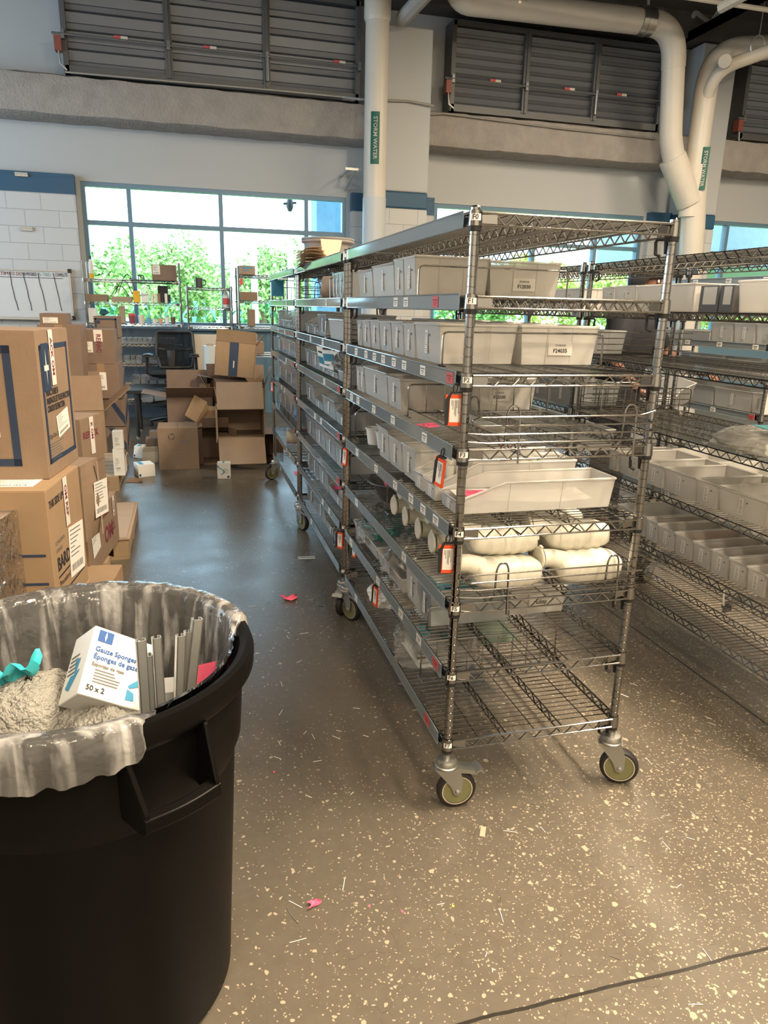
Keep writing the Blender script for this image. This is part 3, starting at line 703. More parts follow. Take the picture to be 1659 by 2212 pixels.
def rack(label, x, y, L, zs, letter, strips, labels, castangs, ztop, grooves=True, W=RW, group='rows of chrome wire shelving', rz=0, name='wire_shelving_rack', liners=()):
    root = thing(name, label, 'shelving rack', (x, y, 0), rz, group)
    pm = post_mesh(.19, ztop, grooves)
    cs = [(0, 0), (W, 0), (0, L), (W, L)]
    for k in liners:
        q = MB(); q.box(-.008, .01, .0185, W+.008, L-.01, .0205); q.build('shelf_liner', linerplas, root, False, loc=(0, 0, zs[k]))
    for p in cs: ob('post', pm, root, (p[0], p[1], 0))
    for p, a in zip(cs, castangs):
        c, w_ = caster_meshes(a[1]); q = ob('caster', c, root, (p[0], p[1], 0), R(a[0])); ob('wheel', w_, q)
    for k, z in enumerate(zs):
        s = ob('shelf', shelf_mesh(L, W), root, (0, 0, z))
        for p in cs: ob('corner_clip', clip_mesh(1 if p[0] == 0 else -1, 1 if p[1] == 0 else -1), s, (p[0], p[1], 0))
        if strips:
            ob('label_strip', strip_mesh(L), s, (-.0185, 0, 0))
            for (yy, red) in labels.get(k, []): ob('shelf_label', labr_me if red else lab_me, s, (-.0212, yy-.025, -.0145))
        if letter:
            m = MB(); r = .0193
            def fn(u, v): a = R(215)+(u)*R(80); return (r*math.cos(a), r*math.sin(a), -.006+.016*v)
            m.grid(fn, 6, 1, 0)
            if letter == 'F':
                vs, fs = text_mesh(letter+str(k), .017, frame((0, 0, .002), (1, 0, 0), (0, 0, 1)), .0002, 'LEFT', .0003)
                q = []
                for p in vs:
                    a = R(224)+p.x/r; q.append(((r+.0004-p.y)*math.cos(a), (r+.0004-p.y)*math.sin(a), p.z))
                m.add(q, fs, 1)
            o = m.build('collar_label', [paper, ink], s, False)
    return root
def px_label(k, lst, X=-.024): return [(ax(p[0], p[1], X).y, len(p) > 2) for p in lst]
LABA = {1: px_label(1, [(853, 652), (875, 652), (938, 654, 1)]), 2: px_label(2, [(768, 764), (789, 769), (807, 775), (826, 780), (849, 786), (871, 793), (911, 806), (969, 820, 1)]),
        3: px_label(3, [(758, 856), (772, 862), (806, 879), (847, 902), (915, 941)]), 4: px_label(4, [(770, 971), (811, 1006), (852, 1042), (886, 1071), (912, 1095), (939, 1122)]),
        5: px_label(5, [(769, 1078), (871, 1197)]), 6: px_label(6, [(757, 1162), (815, 1247), (864, 1319), (903, 1370), (939, 1425, 1)]), 7: px_label(7, [(768, 1283), (921, 1531, 1)])}
ZTOP = 1.757+.022
rackA = rack('nearest chrome wire rack on casters, its short end towards the camera', 0, 0, RL, ZSH, 'F', True, LABA, [(-4, True), (-28, False), (-62, True), (20, False)], ZTOP, liners=(0,))
LABB = {1: [(.4, False)], 2: [(.5, False), (.9, False)], 3: [(.07, True), (.45, False)], 4: [(.07, True), (.55, False), (.75, False)], 5: [(.08, True)], 6: [(.30, False), (.5, False)], 7: [(.9, False)]}
rackB = rack('middle chrome wire rack in the left row, behind the nearest one', 0, 1.565, RL, ZSH, 'E', True, LABB, [(-120, True), (-28, False), (-70, True), (20, False)], ZTOP, liners=(0,))
rackC = rack('farthest chrome wire rack of the left row, beside the open boxes', 0, 3.13, RL, ZSH, 'D', True, LABB, [(-80, True), (-28, False), (-160, False), (20, False)], ZTOP, liners=(0,))
GZ = [1.753, 1.5244, 1.2958, 1.008, .748, .4905, .2575]
rackG = rack('long chrome wire rack across the right aisle, cut by the picture edge', 1.295, -.155, 1.795, GZ, None, False, {}, [(200, False)]*4, ZTOP)
rackG2 = rack('chrome wire rack behind the nearest rack, end to end with right aisle rack', 1.295, 1.715, 1.795, GZ, None, False, {}, [(200, False)]*4, ZTOP)
LABH = {k: [(.12+.33*i, False) for i in range(5)] for k in range(8)}
LABH[4] = [(.06, True), (.42, False), (.80, False), (1.2, False)]
rackH = rack('chrome wire rack with grey label strips beyond the right aisle rack', 2.75, 1.92, RL, ZSH, None, True, LABH, [(200, False)]*4, ZTOP)

# rack accessories: dividers and end ledges
def arc(pts, r=.018):
    out = [V(pts[0])]
    for i in range(1, len(pts)-1):
        out += bend_pts(pts[i-1], pts[i], pts[i+1], r, 4)
    return out+[V(pts[-1])]
def divider(root, y, z, x0, x1, h, wires=0, bump=False):
    m = MB(); b = z+.018; wr = .0032
    m.tube(arc([(x0, y, b), (x0, y, b+h), (x1, y, b+h), (x1, y, b)]), wr, 8)
    if wires:
        for i in range(wires):
            x = x0+(x1-x0)*(i+1)/(wires+1); m.tube([(x, y, b+.012), (x, y, b+h)], .0022, 6)
        if bump:
            xa = x0+(x1-x0)*.42
            m.tube(arc([(x0, y, b+.03), (x0+.04, y, b+.012), (xa, y, b+.012), (xa+.012, y, b+h*.6), (xa+.035, y, b+h*.6), (xa+.045, y, b+.012), (x1, y, b+.012)], .01), .0026, 6)
        else: m.tube([(x0, y, b+.012), (x1, y, b+.012)], .0026, 6)
    m.tube([(x0, y-.03, b), (x0, y+.03, b)], .003, 6); m.tube([(x1, y-.03, b), (x1, y+.03, b)], .003, 6)
    m.build('wire_divider', chrome, root)
def ledge(root, y, z, W=RW, h=.085):
    m = MB(); b = z+.02
    hs = [h, h*.72, h*.44, h*.16]
    m.tube(arc([(W-.0, y, b+hs[0]+.012), (W-.05, y-.004, b+hs[0]), (.03, y-.004, b+hs[0]), (.008, y-.004, b+(hs[0]+hs[1])/2), (.03, y-.004, b+hs[1]), (W+.02, y-.004, b+hs[1])], .012), .0026, 6)
    for hh in hs[2:]: m.tube([(.005, y, b+hh+.004), (.06, y-.004, b+hh), (W-.03, y-.004, b+hh), (W+.012, y, b+hh)], .0026, 6)
    for xc in (.135, .50):
        m.tube(arc([(xc-.02, y+.03, b-.01), (xc-.018, y+.005, b+.01), (xc-.018, y, b+h*1.12), (xc-.01, y, b+h*1.35), (xc+.012, y, b+h*1.35), (xc+.02, y, b+h*1.12), (xc+.02, y-.006, b-.045)], .008), .003, 7)
    m.build('wire_ledge', chrome, root)
def yl(px, py, z, x=.02): return ax(px, py, x).y
divider(rackA, .525, ZSH[1], .02, .56, .098)
divider(rackA, .262, ZSH[2], .02, .56, .10)
divider(rackA, .60, ZSH[3], .02, .56, .112, 7, True)
divider(rackA, .28, ZSH[6], .015, .56, .085)
divider(rackA, .375, ZSH[7], .03, .56, .145, 8)
divider(rackA, .95, ZSH[5], .05, .56, .15, 3)
divider(rackA, 1.05, ZSH[7], .04, .56, .15, 6)
divider(rackA, 1.43, ZSH[4], .02, .56, .13, 3)
ledge(rackA, -.02, ZSH[3]); ledge(rackA, -.02, ZSH[5])
for (yy, k, h, wn) in ((.62, 2, .10, 6), (.10, 3, .10, 0), (.10, 4, .10, 0), (.10, 5, .10, 0), (.10, 6, .10, 0), (.38, 7, .10, 3), (.5, 1, .11, 4)): divider(rackB, yy, ZSH[k], .02, .56, h, wn)
ledge(rackB, 0, ZSH[2]); ledge(rackC, .0, ZSH[1])
for (yy, k, h, wn) in ((.15, 2, .10, 0), (1.35, 5, .11, 5), (1.4, 1, .11, 7)): divider(rackC, yy, ZSH[k], .02, .56, h, wn)
divider(rackG, 1.62, GZ[3], .03, .56, .13, 7, True); divider(rackG2, .06, GZ[3], .03, .56, .13, 6)
for yy in (1.69, ): ledge(rackG, 1.79, GZ[3])
m = MB()
for hh in (.03, .06, .09, .12): m.tube([(.02, 1.70, GZ[2]+.02+hh), (RW, 1.70, GZ[2]+.02+hh)], .0026, 6)
m.build('wire_ledge', chrome, rackG)
m = MB()
for hh in (.03, .06, .09, .12): m.tube([(.02, 1.70, GZ[3]+.02+hh), (RW+.03, 1.70, GZ[3]+.02+hh)], .0026, 6)
m.build('wire_ledge', chrome, rackG)

# ============================================================ BINS
def bin_mesh(dx, dy, h, style, mt):
    key = ('bin', round(dx, 3), round(dy, 3), round(h, 3), style, mt.name)
    if key in _cache: return _cache[key]
    m = MB(); t = .0022; e = min(.010, dy*.06)      # walls lean in by e at the base
    if style == 'hopper': prof = [(e, 0), (dx-e, 0), (dx, h), (dx*.30, h), (.004, h*.45)]
    elif style == 'dip': prof = [(e, 0), (dx-e, 0), (dx, h), (0, h)]
    else: prof = [(e, 0), (dx-e, 0), (dx, h), (0, h)]
    def side(y, yb, s):
        pts = [V((p[0], (yb if p[1] == 0 else y+(yb-y)*(1-p[1]/h)), p[1])) for p in prof]
        m.prism(pts, (0, s*t, 0))
        # moulded ribs
        for fx in (.33, .66):
            x = dx*fx; m.tube([(x, yb-s*.0006, .004), (x, y-s*.0006, h*.97)], .0016, 4)
        m.tube([(e, yb-s*.0006, h*.5), (dx-e, yb-s*.0006, h*.5)], .0014, 4)
    side(0, e, 1); side(dy, dy-e, -1)
    fh = h*.45 if style == 'hopper' else h; fx = .004 if style == 'hopper' else 0
    m.hexa([(e, e, 0), (e+t, e, 0), (e+t, dy-e, 0), (e, dy-e, 0), (fx, e*(1-fh/h), fh), (fx+t, e*(1-fh/h), fh), (fx+t, dy-e*(1-fh/h), fh), (fx, dy-e*(1-fh/h), fh)])
    m.hexa([(dx-e-t, e, 0), (dx-e, e, 0), (dx-e, dy-e, 0), (dx-e-t, dy-e, 0), (dx-t, 0, h), (dx, 0, h), (dx, dy, h), (dx-t, dy, h)])
    m.box(e, e, 0, dx-e, dy-e, t)
    r = .0034
    if style == 'hopper': m.tube([(.004, 0, fh), (dx*.30, 0, h), (dx, 0, h), (dx, dy, h), (dx*.30, dy, h), (.004, dy, fh)], r, 6, True)
    else: m.tube([(0, 0, h), (dx, 0, h), (dx, dy, h), (0, dy, h)], r, 6, True)
    _cache[key] = m.mesh('storage_bin', mt, True, 40); return _cache[key]
def blab_mesh():
    if 'blab' not in _cache:
        m = MB(); m.box(-.0006, -.012, 0, 0, .012, .075, 0)
        rd = random.Random(3)
        for i in range(9):
            a = .006+i*.007; m.box(-.001, rd.uniform(-.008, -.002), a, -.0006, rd.uniform(.002, .008), a+.0025, 1)
        m.lathe([(.004, 0), (.004, .001)], 8, (-.0004, -.03, .06), (-1, 0, 0), 1)
        _cache['blab'] = m.mesh('label', [paper, inkg], False)
    return _cache['blab']
def sidelab(o, x, z, txt, wd=.085):
    m = MB(); m.box(x, -.0012, z, x+wd, -.0004, z+.042, 0)
    vs, fs = text_mesh('STORAGE', .0085, frame((x+wd/2, -.0014, z+.031), (1, 0, 0), (0, 0, 1)), .0002, 'CENTER'); m.add(vs, fs, 1)
    vs, fs = text_mesh(txt, .017, frame((x+wd/2, -.0014, z+.014), (1, 0, 0), (0, 0, 1)), .0002, 'CENTER', .0004); m.add(vs, fs, 1)
    m.build('label', [paper, ink], o, False)
def bin_(x, y, z, dx, dy, h, label, mt=None, style='box', flip=False, lab=True, group=None):
    mt = mt or milky
    o = ob('storage_bin', bin_mesh(dx, dy, h, style, mt))
    o.location = (x, y, z)
    if flip: o.rotation_euler = (0, 0, PI); o.location = (x+dx, y+dy, z)
    tag(o, label, 'storage bin', group)
    if lab:
        l = ob('label', blab_mesh(), o); sc = min(1, h*.62/.075); l.scale = (1, min(1, dy/.05), sc); l.location = (.001 if style != 'hopper' else .005, dy*.5, h*.22 if style != 'hopper' else h*.05)
        if style == 'hopper': l.scale = (1, min(1, dy/.05), min(.5, h*.35/.075))
    return o
TOP = .0185     # wires stand this far over a shelf's height
SHN = ['top', 'second', 'third', 'fourth', 'fifth', 'sixth', 'seventh', 'bottom']
def row(rn, x, z, dx, ys, h, k, mt=None, styles=None, hs=None, rear=False, adj='milky', labs=True, order=True, grp=None):
    """bins side by side; ys run from the near edge of the first to the far edge of the last"""
    out = []
    for i in range(len(ys)-1):
        lb = '%s %s storage bin from the near end, %s shelf of %s' % (ORD[i], adj, k, rn)
        if rear: lb = '%s %s bin from the near end, back row, %s shelf of %s' % (ORD[i], adj, k, rn)
        st = styles[i] if styles else 'box'; hh = hs[i] if hs else h
        if hh is None: continue
        out.append(bin_(x, ys[i]+.003, z, dx, ys[i+1]-ys[i]-.008, hh, lb, mt, st, rear, labs, grp or ('bins on the %s shelf of %s' % (k, rn))))
    return out
NA = 'nearest rack'
# second shelf
b = row(NA, .03, ZSH[1]+TOP, .27, [.603, .745, .87, 1.20, 1.47], .131, 'second', hs=[.131, .131, .122, .112])
b = row(NA, .302, ZSH[1]+TOP, .27, [.603, .87, 1.16, 1.47], .125, 'second', rear=True)
# side labels face the short end: put them on the first rear bin of each shelf
def rear_side(o, txt, fx=.55, z=.03):
    m = MB(); wd = .085; dx = .27; x = dx-dx*fx-wd*.5   # bin is turned round, so its local far side faces the camera
    dy = max(v.co.y for v in o.data.vertices); e = .0105
    yy = dy+.0015-e*.75
    m.box(x, yy, z, x+wd, yy+.0008, z+.042, 0)
    for t, s, zz, bd in (('STORAGE', .0085, .031, 0), (txt, .017, .014, .0004)):
        vs, fs = text_mesh(t, s, frame((x+wd/2, yy+.0012, z+zz), (-1, 0, 0), (0, 0, 1)), .0002, 'CENTER', bd); m.add(vs, fs, 1)
    m.build('label', [paper, ink], o, False)
rear_side(b[0], 'F12030', .50)
b = row(NA, .03, ZSH[2]+TOP, .262, [.325, .584, .726, .892, 1.07, 1.229, 1.378, 1.48], .118, 'third', hs=[.118, .112, .115, .112, .113, .110, .108])
b = row(NA, .295, ZSH[2]+TOP, .27, [.30, .58, .88, 1.19, 1.48], .118, 'third', rear=True)
rear_side(b[0], 'F24035', .52)
b = row(NA, .03, ZSH[3]+TOP, .265, [.735, .93, 1.32, 1.40, 1.48], .112, 'fourth', hs=[.112, .116, .108, .105])
b = row(NA, .30, ZSH[3]+TOP, .27, [.715, 1.1, 1.48], .118, 'fourth', rear=True)
rear_side(b[0], 'F32030', .45, .035)
# fifth shelf: boxes with lids, then three long hoppers
z4 = ZSH[4]+TOP
row(NA, .03, z4, .50, [.525, .70, .89, 1.06], .112, 'fifth', hs=[.115, .112, .125])
hop = []
for i, (y0, y1, x0, dx, h) in enumerate(((.115, .27, .03, .535, .094), (.285, .40, .02, .50, .118), (.41, .515, .02, .50, .120))):
    hop.append(bin_(x0, y0, z4, dx, y1-y0-.006, h, '%s milky hopper front bin from the near end, fifth shelf of nearest rack' % ORD[i], milky, 'hopper' if i else 'hopper', False, True, 'hopper bins on the fifth shelf of nearest rack'))
m = MB(); m.box(.05, .125, .006, .36, .14, .045, 0)
def sheet(name, pts, th, mt, label, cat, wav=.0):
    m = MB(); m.slab(pts, th); o = m.build(name, mt, None, False); tag(o, label, cat); return o
m = MB(); m.grid(lambda u, v: (.06+.44*u, .135+.11*v, z4+.006+.012*math.sin(u*3)*math.sin(v*3+.3)+.018*u*(1-u)), 12, 4, 0); m.grid(lambda u, v: (.06+.44*u, .135+.11*v, z4+.030+.016*math.sin(u*5+1)*.5+.01*v), 12, 4, 1)
o = m.build('folded_cloth', [mat('grey_blue_fabric', (.10, .13, .18), .8), paper]); tag(o, 'folded grey and white cloth lying inside the nearest hopper bin', 'cloth')
sheet('paper_note', [(.075, .14, z4+.052), (.16, .14, z4+.050), (.16, .21, z4+.05), (.075, .21, z4+.052)], .0008, pinkp, 'pink paper note inside the nearest hopper bin of the fifth shelf', 'note')
bm_ = MB(); bm_.lathe([(.011, 0), (.0125, .002), (.0125, .055), (.010, .062), (.0085, .063), (.0085, .066), (.0115, .067), (.0115, .078), (.010, .080)], 12)
bott = bm_.mesh('cap_bottle', urinal)
for i, px in enumerate(((1003, 1012), (1018, 1018), (1034, 1010), (1050, 1006), (1066, 1012), (1150, 1012), (1163, 1006), (1178, 1000), (1184, 1010), (1204, 1004))):
    p = az(px[0], px[1], z4+.125)
    o = ob('small_bottle', bott, None, (p.x, min(.375, max(.315, .32+.02*(i % 3))), z4+.046))
    tag(o, 'small white capped bottle standing in the hopper bin behind the nearest one', 'bottle', 'white capped bottles in the hopper bin')
m = MB(); m.box(.06, .30, z4+.004, .46, .39, z4+.045); o = m.build('white_carton', whitebox, None, False); tag(o, 'white carton lying under the capped bottles in the hopper bin', 'carton')
# small white tubs at the far end
tub = MB(); tub.lathe([(.030, 0), (.040, .07), (.044, .072), (.044, .076), (.038, .076), (.036, .06), (.028, .004)], 16)
tubm = tub.mesh('plastic_tub', whitepl)
for i, (px, py) in enumerate(((775, 958), (789, 962))):
    p = ax(px, py, .08); o = ob('plastic_tub', tubm, None, (.08+.02*i, 1.30-.10*i, z4)); tag(o, ('small white tub standing farther back on the fifth shelf of nearest rack', 'small white tub standing next to the lidded bin on the fifth shelf')[i], 'tub', 'small white tubs on the fifth shelf')
lid = MB(); lid.box(.022, .885, z4+.126, .54, 1.065, z4+.132); o = bevel(lid.build('bin_lid', milky, None, False), .003); tag(o, 'flat milky lid covering a bin on the fifth shelf of nearest rack', 'lid')
# pink note on the fourth shelf
m = MB(); p = [az(895, 917, ZSH[3]+TOP), az(930, 924, ZSH[3]+TOP), az(951, 921, ZSH[3]+TOP), az(935, 913, ZSH[3]+TOP)]
m.slab(p, .0008); q = sum(p, V())/4; vs, fs = text_mesh('F 312', .022, frame(q+V((0, 0, .0012)), (1, 0, 0), (0, 1, 0)), .0001, 'CENTER'); m.add(vs, fs, 1)
tag(m.build('paper_note', [pinkp, maroon], None, False), 'pink paper note lying flat on the fourth shelf of nearest rack', 'note')
# grey pouch and pink slip inside a fourth shelf bin
z3 = ZSH[3]+TOP
m = MB(); m.slab([(.06, .76, z3+.005), (.20, .76, z3+.004), (.22, .76, z3+.085), (.10, .76, z3+.09)], .006)
tag(m.build('document_pouch', mat('grey_pouch', (.20, .18, .20), .5), None, False), 'grey pouch inside the nearest bin of the fourth shelf', 'pouch')
m = MB(); m.slab([(.08, .753, z3+.004), (.21, .753, z3+.004), (.215, .753, z3+.05), (.11, .753, z3+.045)], .002)
tag(m.build('paper_note', pinkp, None, False), 'pink slip standing in the nearest bin of the fourth shelf', 'note')
# pale folded fabric inside the third shelf bins
m = MB(); z2 = ZSH[2]+TOP
m.grid(lambda u, v: (.05+.22*u, .34+.22*v, z2+.012+.022*math.sin(PI*u)*(1-.3*math.sin(9*u))), 14, 4)
tag(m.build('folded_cloth', mat('cream_fabric', (.72, .60, .42), .8)), 'cream cloth folded inside the nearest bin of the third shelf', 'cloth')
m = MB(); m.grid(lambda u, v: (.05+.50*u, .63+.08*v, ZSH[1]+TOP+.008+.06*u*u+.006*math.sin(40*u+5*v)), 30, 3)
tag(m.build('plastic_wrap', film), 'crinkled clear wrap inside the nearest bins of the second shelf', 'wrap')

# ---------------- sixth shelf: urinals and a grey basin
def urinal_mesh():
    m = MB(); L_ = .225
    def body(u, v):
        a = 2*PI*u; x = .055+L_*v
        k = math.sin(PI*min(1, max(0, v)))**.17 if 0 < v < 1 else 0.02
        rib = 1+.028*(1 if int(v*12) % 2 else -1)*(1 if .18 < v < .85 else 0)
        ry = .062*k*rib; rz = .047*k*rib
        c, s = math.cos(a), math.sin(a); e = .60
        return (x, ry*math.copysign(abs(c)**e, c), rz*math.copysign(abs(s)**e, s))
    m.grid(body, 20, 24, closeu=True)
    m.tube([(.085, 0, .018), (.04, 0, .034), (.008, 0, .036)], [.034, .029, .028], 16)
    m.box(.275, -.012, -.006, .29, .012, .006)
    return m.mesh('body', urinal, True, 50)
def ucap_mesh():
    m = MB(); m.lathe([(.004, -.002), (.012, -.002), (.013, .001), (.022, .001), (.023, -.002), (.036, -.001), (.037, .003), (.034, .006), (.004, .006)], 20, (.0, 0, .036), (-1, 0, 0))
    m.box(-.004, -.008, .066, .004, .008, .078); return m.mesh('flip_cap', urinal)
um, uc = urinal_mesh(), ucap_mesh()
z5 = ZSH[5]+TOP+.047
ups = [(.03, .092, 0), (.03, .30, 0), (.03, .46, 0), (.03, .62, 0), (.03, .77, 0), (.04, .165, 1), (.03, .36, 1), (.03, .54, 1), (.03, .70, 1),
       (.31, .095, 0), (.31, .25, 0), (.31, .41, 0), (.30, .165, 1), (.30, .325, 1)]
upl = ['nearest of the bottom front row', 'second from the near end in the bottom front row', 'third from the near end in the bottom front row', 'fourth from the near end in the bottom front row', 'fifth from the near end in the bottom front row',
       'nearest one stacked on top, front row', 'second one stacked on top, front row', 'third one stacked on top, front row', 'fourth one stacked on top, front row',
       'nearest one at the back, bottom', 'second one at the back, bottom', 'third one at the back, bottom', 'nearest one at the back, on top', 'second one at the back, on top']
for (x, y, l), lb in zip(ups, upl):
    root = thing('urinal_bottle', 'ivory plastic urinal bottle, '+lb, 'urinal bottle', (x, y, z5+l*.083), 0, 'ivory urinal bottles on the sixth shelf')
    root.rotation_euler = (random.uniform(-.25, .25), 0, random.uniform(-.06, .06)); ob('bottle_body', um, root); ob('flip_cap', uc, root)
m = MB(); zb = ZSH[5]+TOP
def basin(u, v):
    a = 2*PI*u; pr = [(.0, 0), (.085, 0), (.10, .012), (.135, .085), (.148, .09), (.15, .086), (.14, .083), (.128, .08), (.09, .02), (.0, .015)][min(int(v*9+1e-6), 9)]
    return (.185+pr[0]*1.15*math.cos(a), 1.14+pr[0]*1.0*math.sin(a), zb+.0+pr[1]*1.05)
m.grid(basin, 24, 9, closeu=True)
tag(m.build('wash_basin', greypl), 'dark grey plastic basin at the far end of the sixth shelf', 'basin')
m = MB(); m.slab([(.10, 1.12, zb+.03), (.12, 1.05, zb+.03), (.10, 1.06, zb+.10), (.08, 1.14, zb+.105)], .001); tag(m.build('paper_note', pinkp, None, False), 'pink paper leaning inside the dark grey basin', 'note')

# ---------------- seventh shelf
z6 = ZSH[6]+TOP
def crumple(cx, cy, z, sx, sy, h, seed, mt, name='plastic_bag', n=26, amp=.16):
    rd = random.Random(seed); ph = [(rd.uniform(2, 9), rd.uniform(2, 9), rd.uniform(0, 6)) for _ in range(7)]
    m = MB()
    def fn(u, v):
        a = 2*PI*u; b_ = PI*v*.5+.02; r = math.cos(b_)**.6 if v < 1 else .02
        d = 1+amp*sum(math.sin(p[0]*a*1.0//1+p[0]*math.cos(a)*2+p[1]*v*3+p[2]) for p in ph)/3.2
        return (cx+sx/2*r*math.cos(a)*d, cy+sy/2*r*math.sin(a)*d, z+max(0, h*math.sin(b_)*d))
    m.grid(fn, n, 12, closeu=True); return m.build(name, mt, None, False)
def tray(i, y0, y1, lb): return bin_(.02, y0, z6, .50, y1-y0, .055, lb, milky, 'box', False, True, 'low trays on the seventh shelf')
tray(0, 1.0, 1.44, 'low milky tray of green wrapped packs, seventh shelf of nearest rack'); tray(1, .61, .985, 'low milky tray of silver packets, seventh shelf of nearest rack')
m = MB(); rd = random.Random(5)
for i in range(46):
    c = V((rd.uniform(.06, .28), rd.uniform(1.05, 1.40), z6+rd.uniform(.03, .12))); d = V((rd.gauss(0, 1), rd.gauss(0, 1), rd.gauss(0, .7))).normalized()*rd.uniform(.03, .06)
    m.tube([c-d, c, c+d+V((0, 0, .01))], rd.uniform(.004, .009), 5)
tag(m.build('wrapped_supplies', tealcloth), 'bundle of dark green wrapped supplies in the low tray', 'supplies', kind='stuff')
o = crumple(.16, 1.22, z6+.02, .34, .40, .15, 3, film); tag(o, 'crinkled clear bag over the green packs in the low tray', 'bag')
m = MB(); m2 = MB()
for i in range(60):
    c = V((rd.uniform(.05, .28), rd.uniform(.66, .94), z6+rd.uniform(.03, .11))); d = V((rd.gauss(0, .5), rd.gauss(0, .6), rd.gauss(.4, .6))).normalized()*rd.uniform(.03, .055); s = d.cross(V((rd.gauss(0, 1), rd.gauss(0, 1), .2))).normalized()*.012
    m.slab([c-d-s, c-d+s, c+d+s, c+d-s], .002, 0 if i % 3 else 1)
tag(m.build('sealed_packets', [mat('silver_foil', (.6, .6, .58), .25, .9), paper], None, False), 'heap of silver sealed packets in the low tray', 'packets', kind='stuff')
o = crumple(.16, .80, z6+.02, .32, .34, .13, 8, film); tag(o, 'crinkled clear bag over the silver packets', 'bag')
row(NA, .03, z6, .40, [.445, .60], .135, 'seventh')
m = MB(); m.box(.06, .465, z6+.004, .3, .58, z6+.06); tag(bevel(m.build('white_pack', whitepl, None, False), .02, 3), 'white soft pack inside the bin behind the teal cartons', 'pack')
bin_(.03, .30, z6, .30, .14, .128, 'clear bin full of teal cartons, seventh shelf of nearest rack', clearp)
bb = bin_(.335, .33, z6, .225, .155, .10, 'low milky bin at the back beside the teal cartons, seventh shelf', milky, 'box', True)
rear_side(bb, 'F62030', .62, .03)
for i, (x0, y0, zz, x1, y1, h) in enumerate(((.048, .316, .004, .175, .425, .10), (.18, .316, .004, .31, .425, .10))):
    m = MB(); m.box(x0, y0, z6+zz, x1, y1, z6+h, 0); m.box(x0+.01, y0-.0006, z6+.015, x1-.01, y0, z6+h-.012, 1)
    m.box(x1-.06, y0-.0012, z6+.012, x1-.006, y0-.0006, z6+.045, 2)
    for k in range(8): m.box(x1-.054+k*.006, y0-.0016, z6+.016, x1-.0515+k*.006, y0-.0012, z6+.026, 3)
    tag(m.build('teal_carton', [tealbox, mat('pale_teal_print', (.13, .38, .48), .5) if i == 0 else bpy.data.materials['pale_teal_print'], paper, ink], None, False), ('teal carton standing at the front of the clear bin', 'teal carton standing behind the first in the clear bin')[i], 'carton', 'teal cartons in the clear bin')
m = MB(); m.box(.055, .33, z6+.104, .17, .42, z6+.145, 0); m.box(.065, .34, z6+.145, .16, .41, z6+.1456, 1); m.box(.09, .3294, z6+.118, .13, .33, z6+.132, 2)
tag(m.build('teal_carton', [tealbox, whitebox, navyb], None, False), 'teal and white carton lying on top of the clear bin', 'carton')

# ---------------- bottom shelf
z7 = ZSH[7]+TOP
o = crumple(.13, 1.10, z7, .22, .24, .09, 12, whitepl, 'soft_pack', amp=.12); tag(o, 'white soft wrapped pack at the far end of the bottom shelf', 'pack')
m = MB()
for i in range(4):
    m.grid(lambda u, v, i=i: (.04+.24*u, .43+.22*v, z7+.01+.024*i+.016*math.sin(PI*u)**.4*math.sin(PI*v)**.4), 12, 10)
    m.grid(lambda u, v, i=i: (.04+.24*u, .43+.22*v, z7+.012+.024*i-.010*math.sin(PI*u)**.4*math.sin(PI*v)**.4), 12, 10)
tag(m.build('folded_diapers', whitepl), 'stack of folded white diapers in the bag on the bottom shelf', 'diapers')
o = crumple(.15, .55, z7, .34, .32, .14, 21, film, amp=.1); tag(o, 'clear bag around the white diapers on the bottom shelf', 'bag')
m = MB(); m.slab([(.06, .475, z7+.118), (.10, .47, z7+.118), (.12, .57, z7+.12), (.08, .575, z7+.12)], .001); m.slab([(.13, .44, z7+.114), (.16, .44, z7+.114), (.17, .49, z7+.116), (.14, .495, z7+.116)], .001)
tag(m.build('printed_wrapper', tealp, None, False), 'teal printed wrapper patch on the bagged diapers', 'wrapper')
m = MB(); m.grid(lambda u, v: (.27+.25*u, .58+.28*v, z7+.004+.07*math.sin(PI*u)**.5*math.sin(PI*v)**.5), 12, 12); tag(m.build('green_pad', mat('dull_green_wrap', (.05, .085, .055), .6)), 'dull green wrapped pack behind the bag on the bottom shelf', 'pack')

# ---------------- badge holders hanging from the racks
def badge_parts():
    if 'badge' in _cache: return _cache['badge']
    a = MB(); a.box(-.032, 0, -.115, .032, .006, 0); a.box(-.032, -.003, -.115, .032, 0, -.103); a.box(-.032, -.003, -.012, .032, 0, 0); a.box(.024, -.003, -.115, .032, 0, 0)
    b = MB(); b.prism([(-.032, -.004, -.115), (-.020, -.004, -.112), (-.018, -.004, -.02), (-.010, -.004, .004), (.028, -.004, .006), (.028, -.004, .012), (-.016, -.004, .010), (-.034, -.004, -.02)], (0, .011, 0))
    c = MB(); c.box(-.016, -.0015, -.102, .023, -.0005, -.014, 0)
    rd = random.Random(9)
    for i, (x, h) in enumerate(((.016, .05), (.011, .03), (.007, .06), (.003, .055), (-.004, .035), (-.009, .02))): c.box(x-.0012, -.002, -.02-h, x+.0012, -.0015, -.02, 1)
    d = MB(); d.tube(arc([(-.004, .002, .008), (-.006, .002, .03), (.004, .004, .045), (.012, .004, .03), (.006, .002, .01)], .008), .0026, 6)
    _cache['badge'] = (a.mesh('holder', redplast, False), b.mesh('clip_edge', black_pl), c.mesh('card', [paper, inkg], False), d.mesh('strap', black_pl)); return _cache['badge']
def badge(x, y, z, rz, lb, tilt=0):
    root = thing('badge_holder', lb, 'tag', (x, y, z), rz, 'red card holders hanging from the racks'); root.rotation_euler = (0, tilt, rz)
    for n, me in zip(('holder', 'clip_edge', 'card', 'strap'), badge_parts()): ob(n, me, root)
    root.scale = (.74, .74, .74)
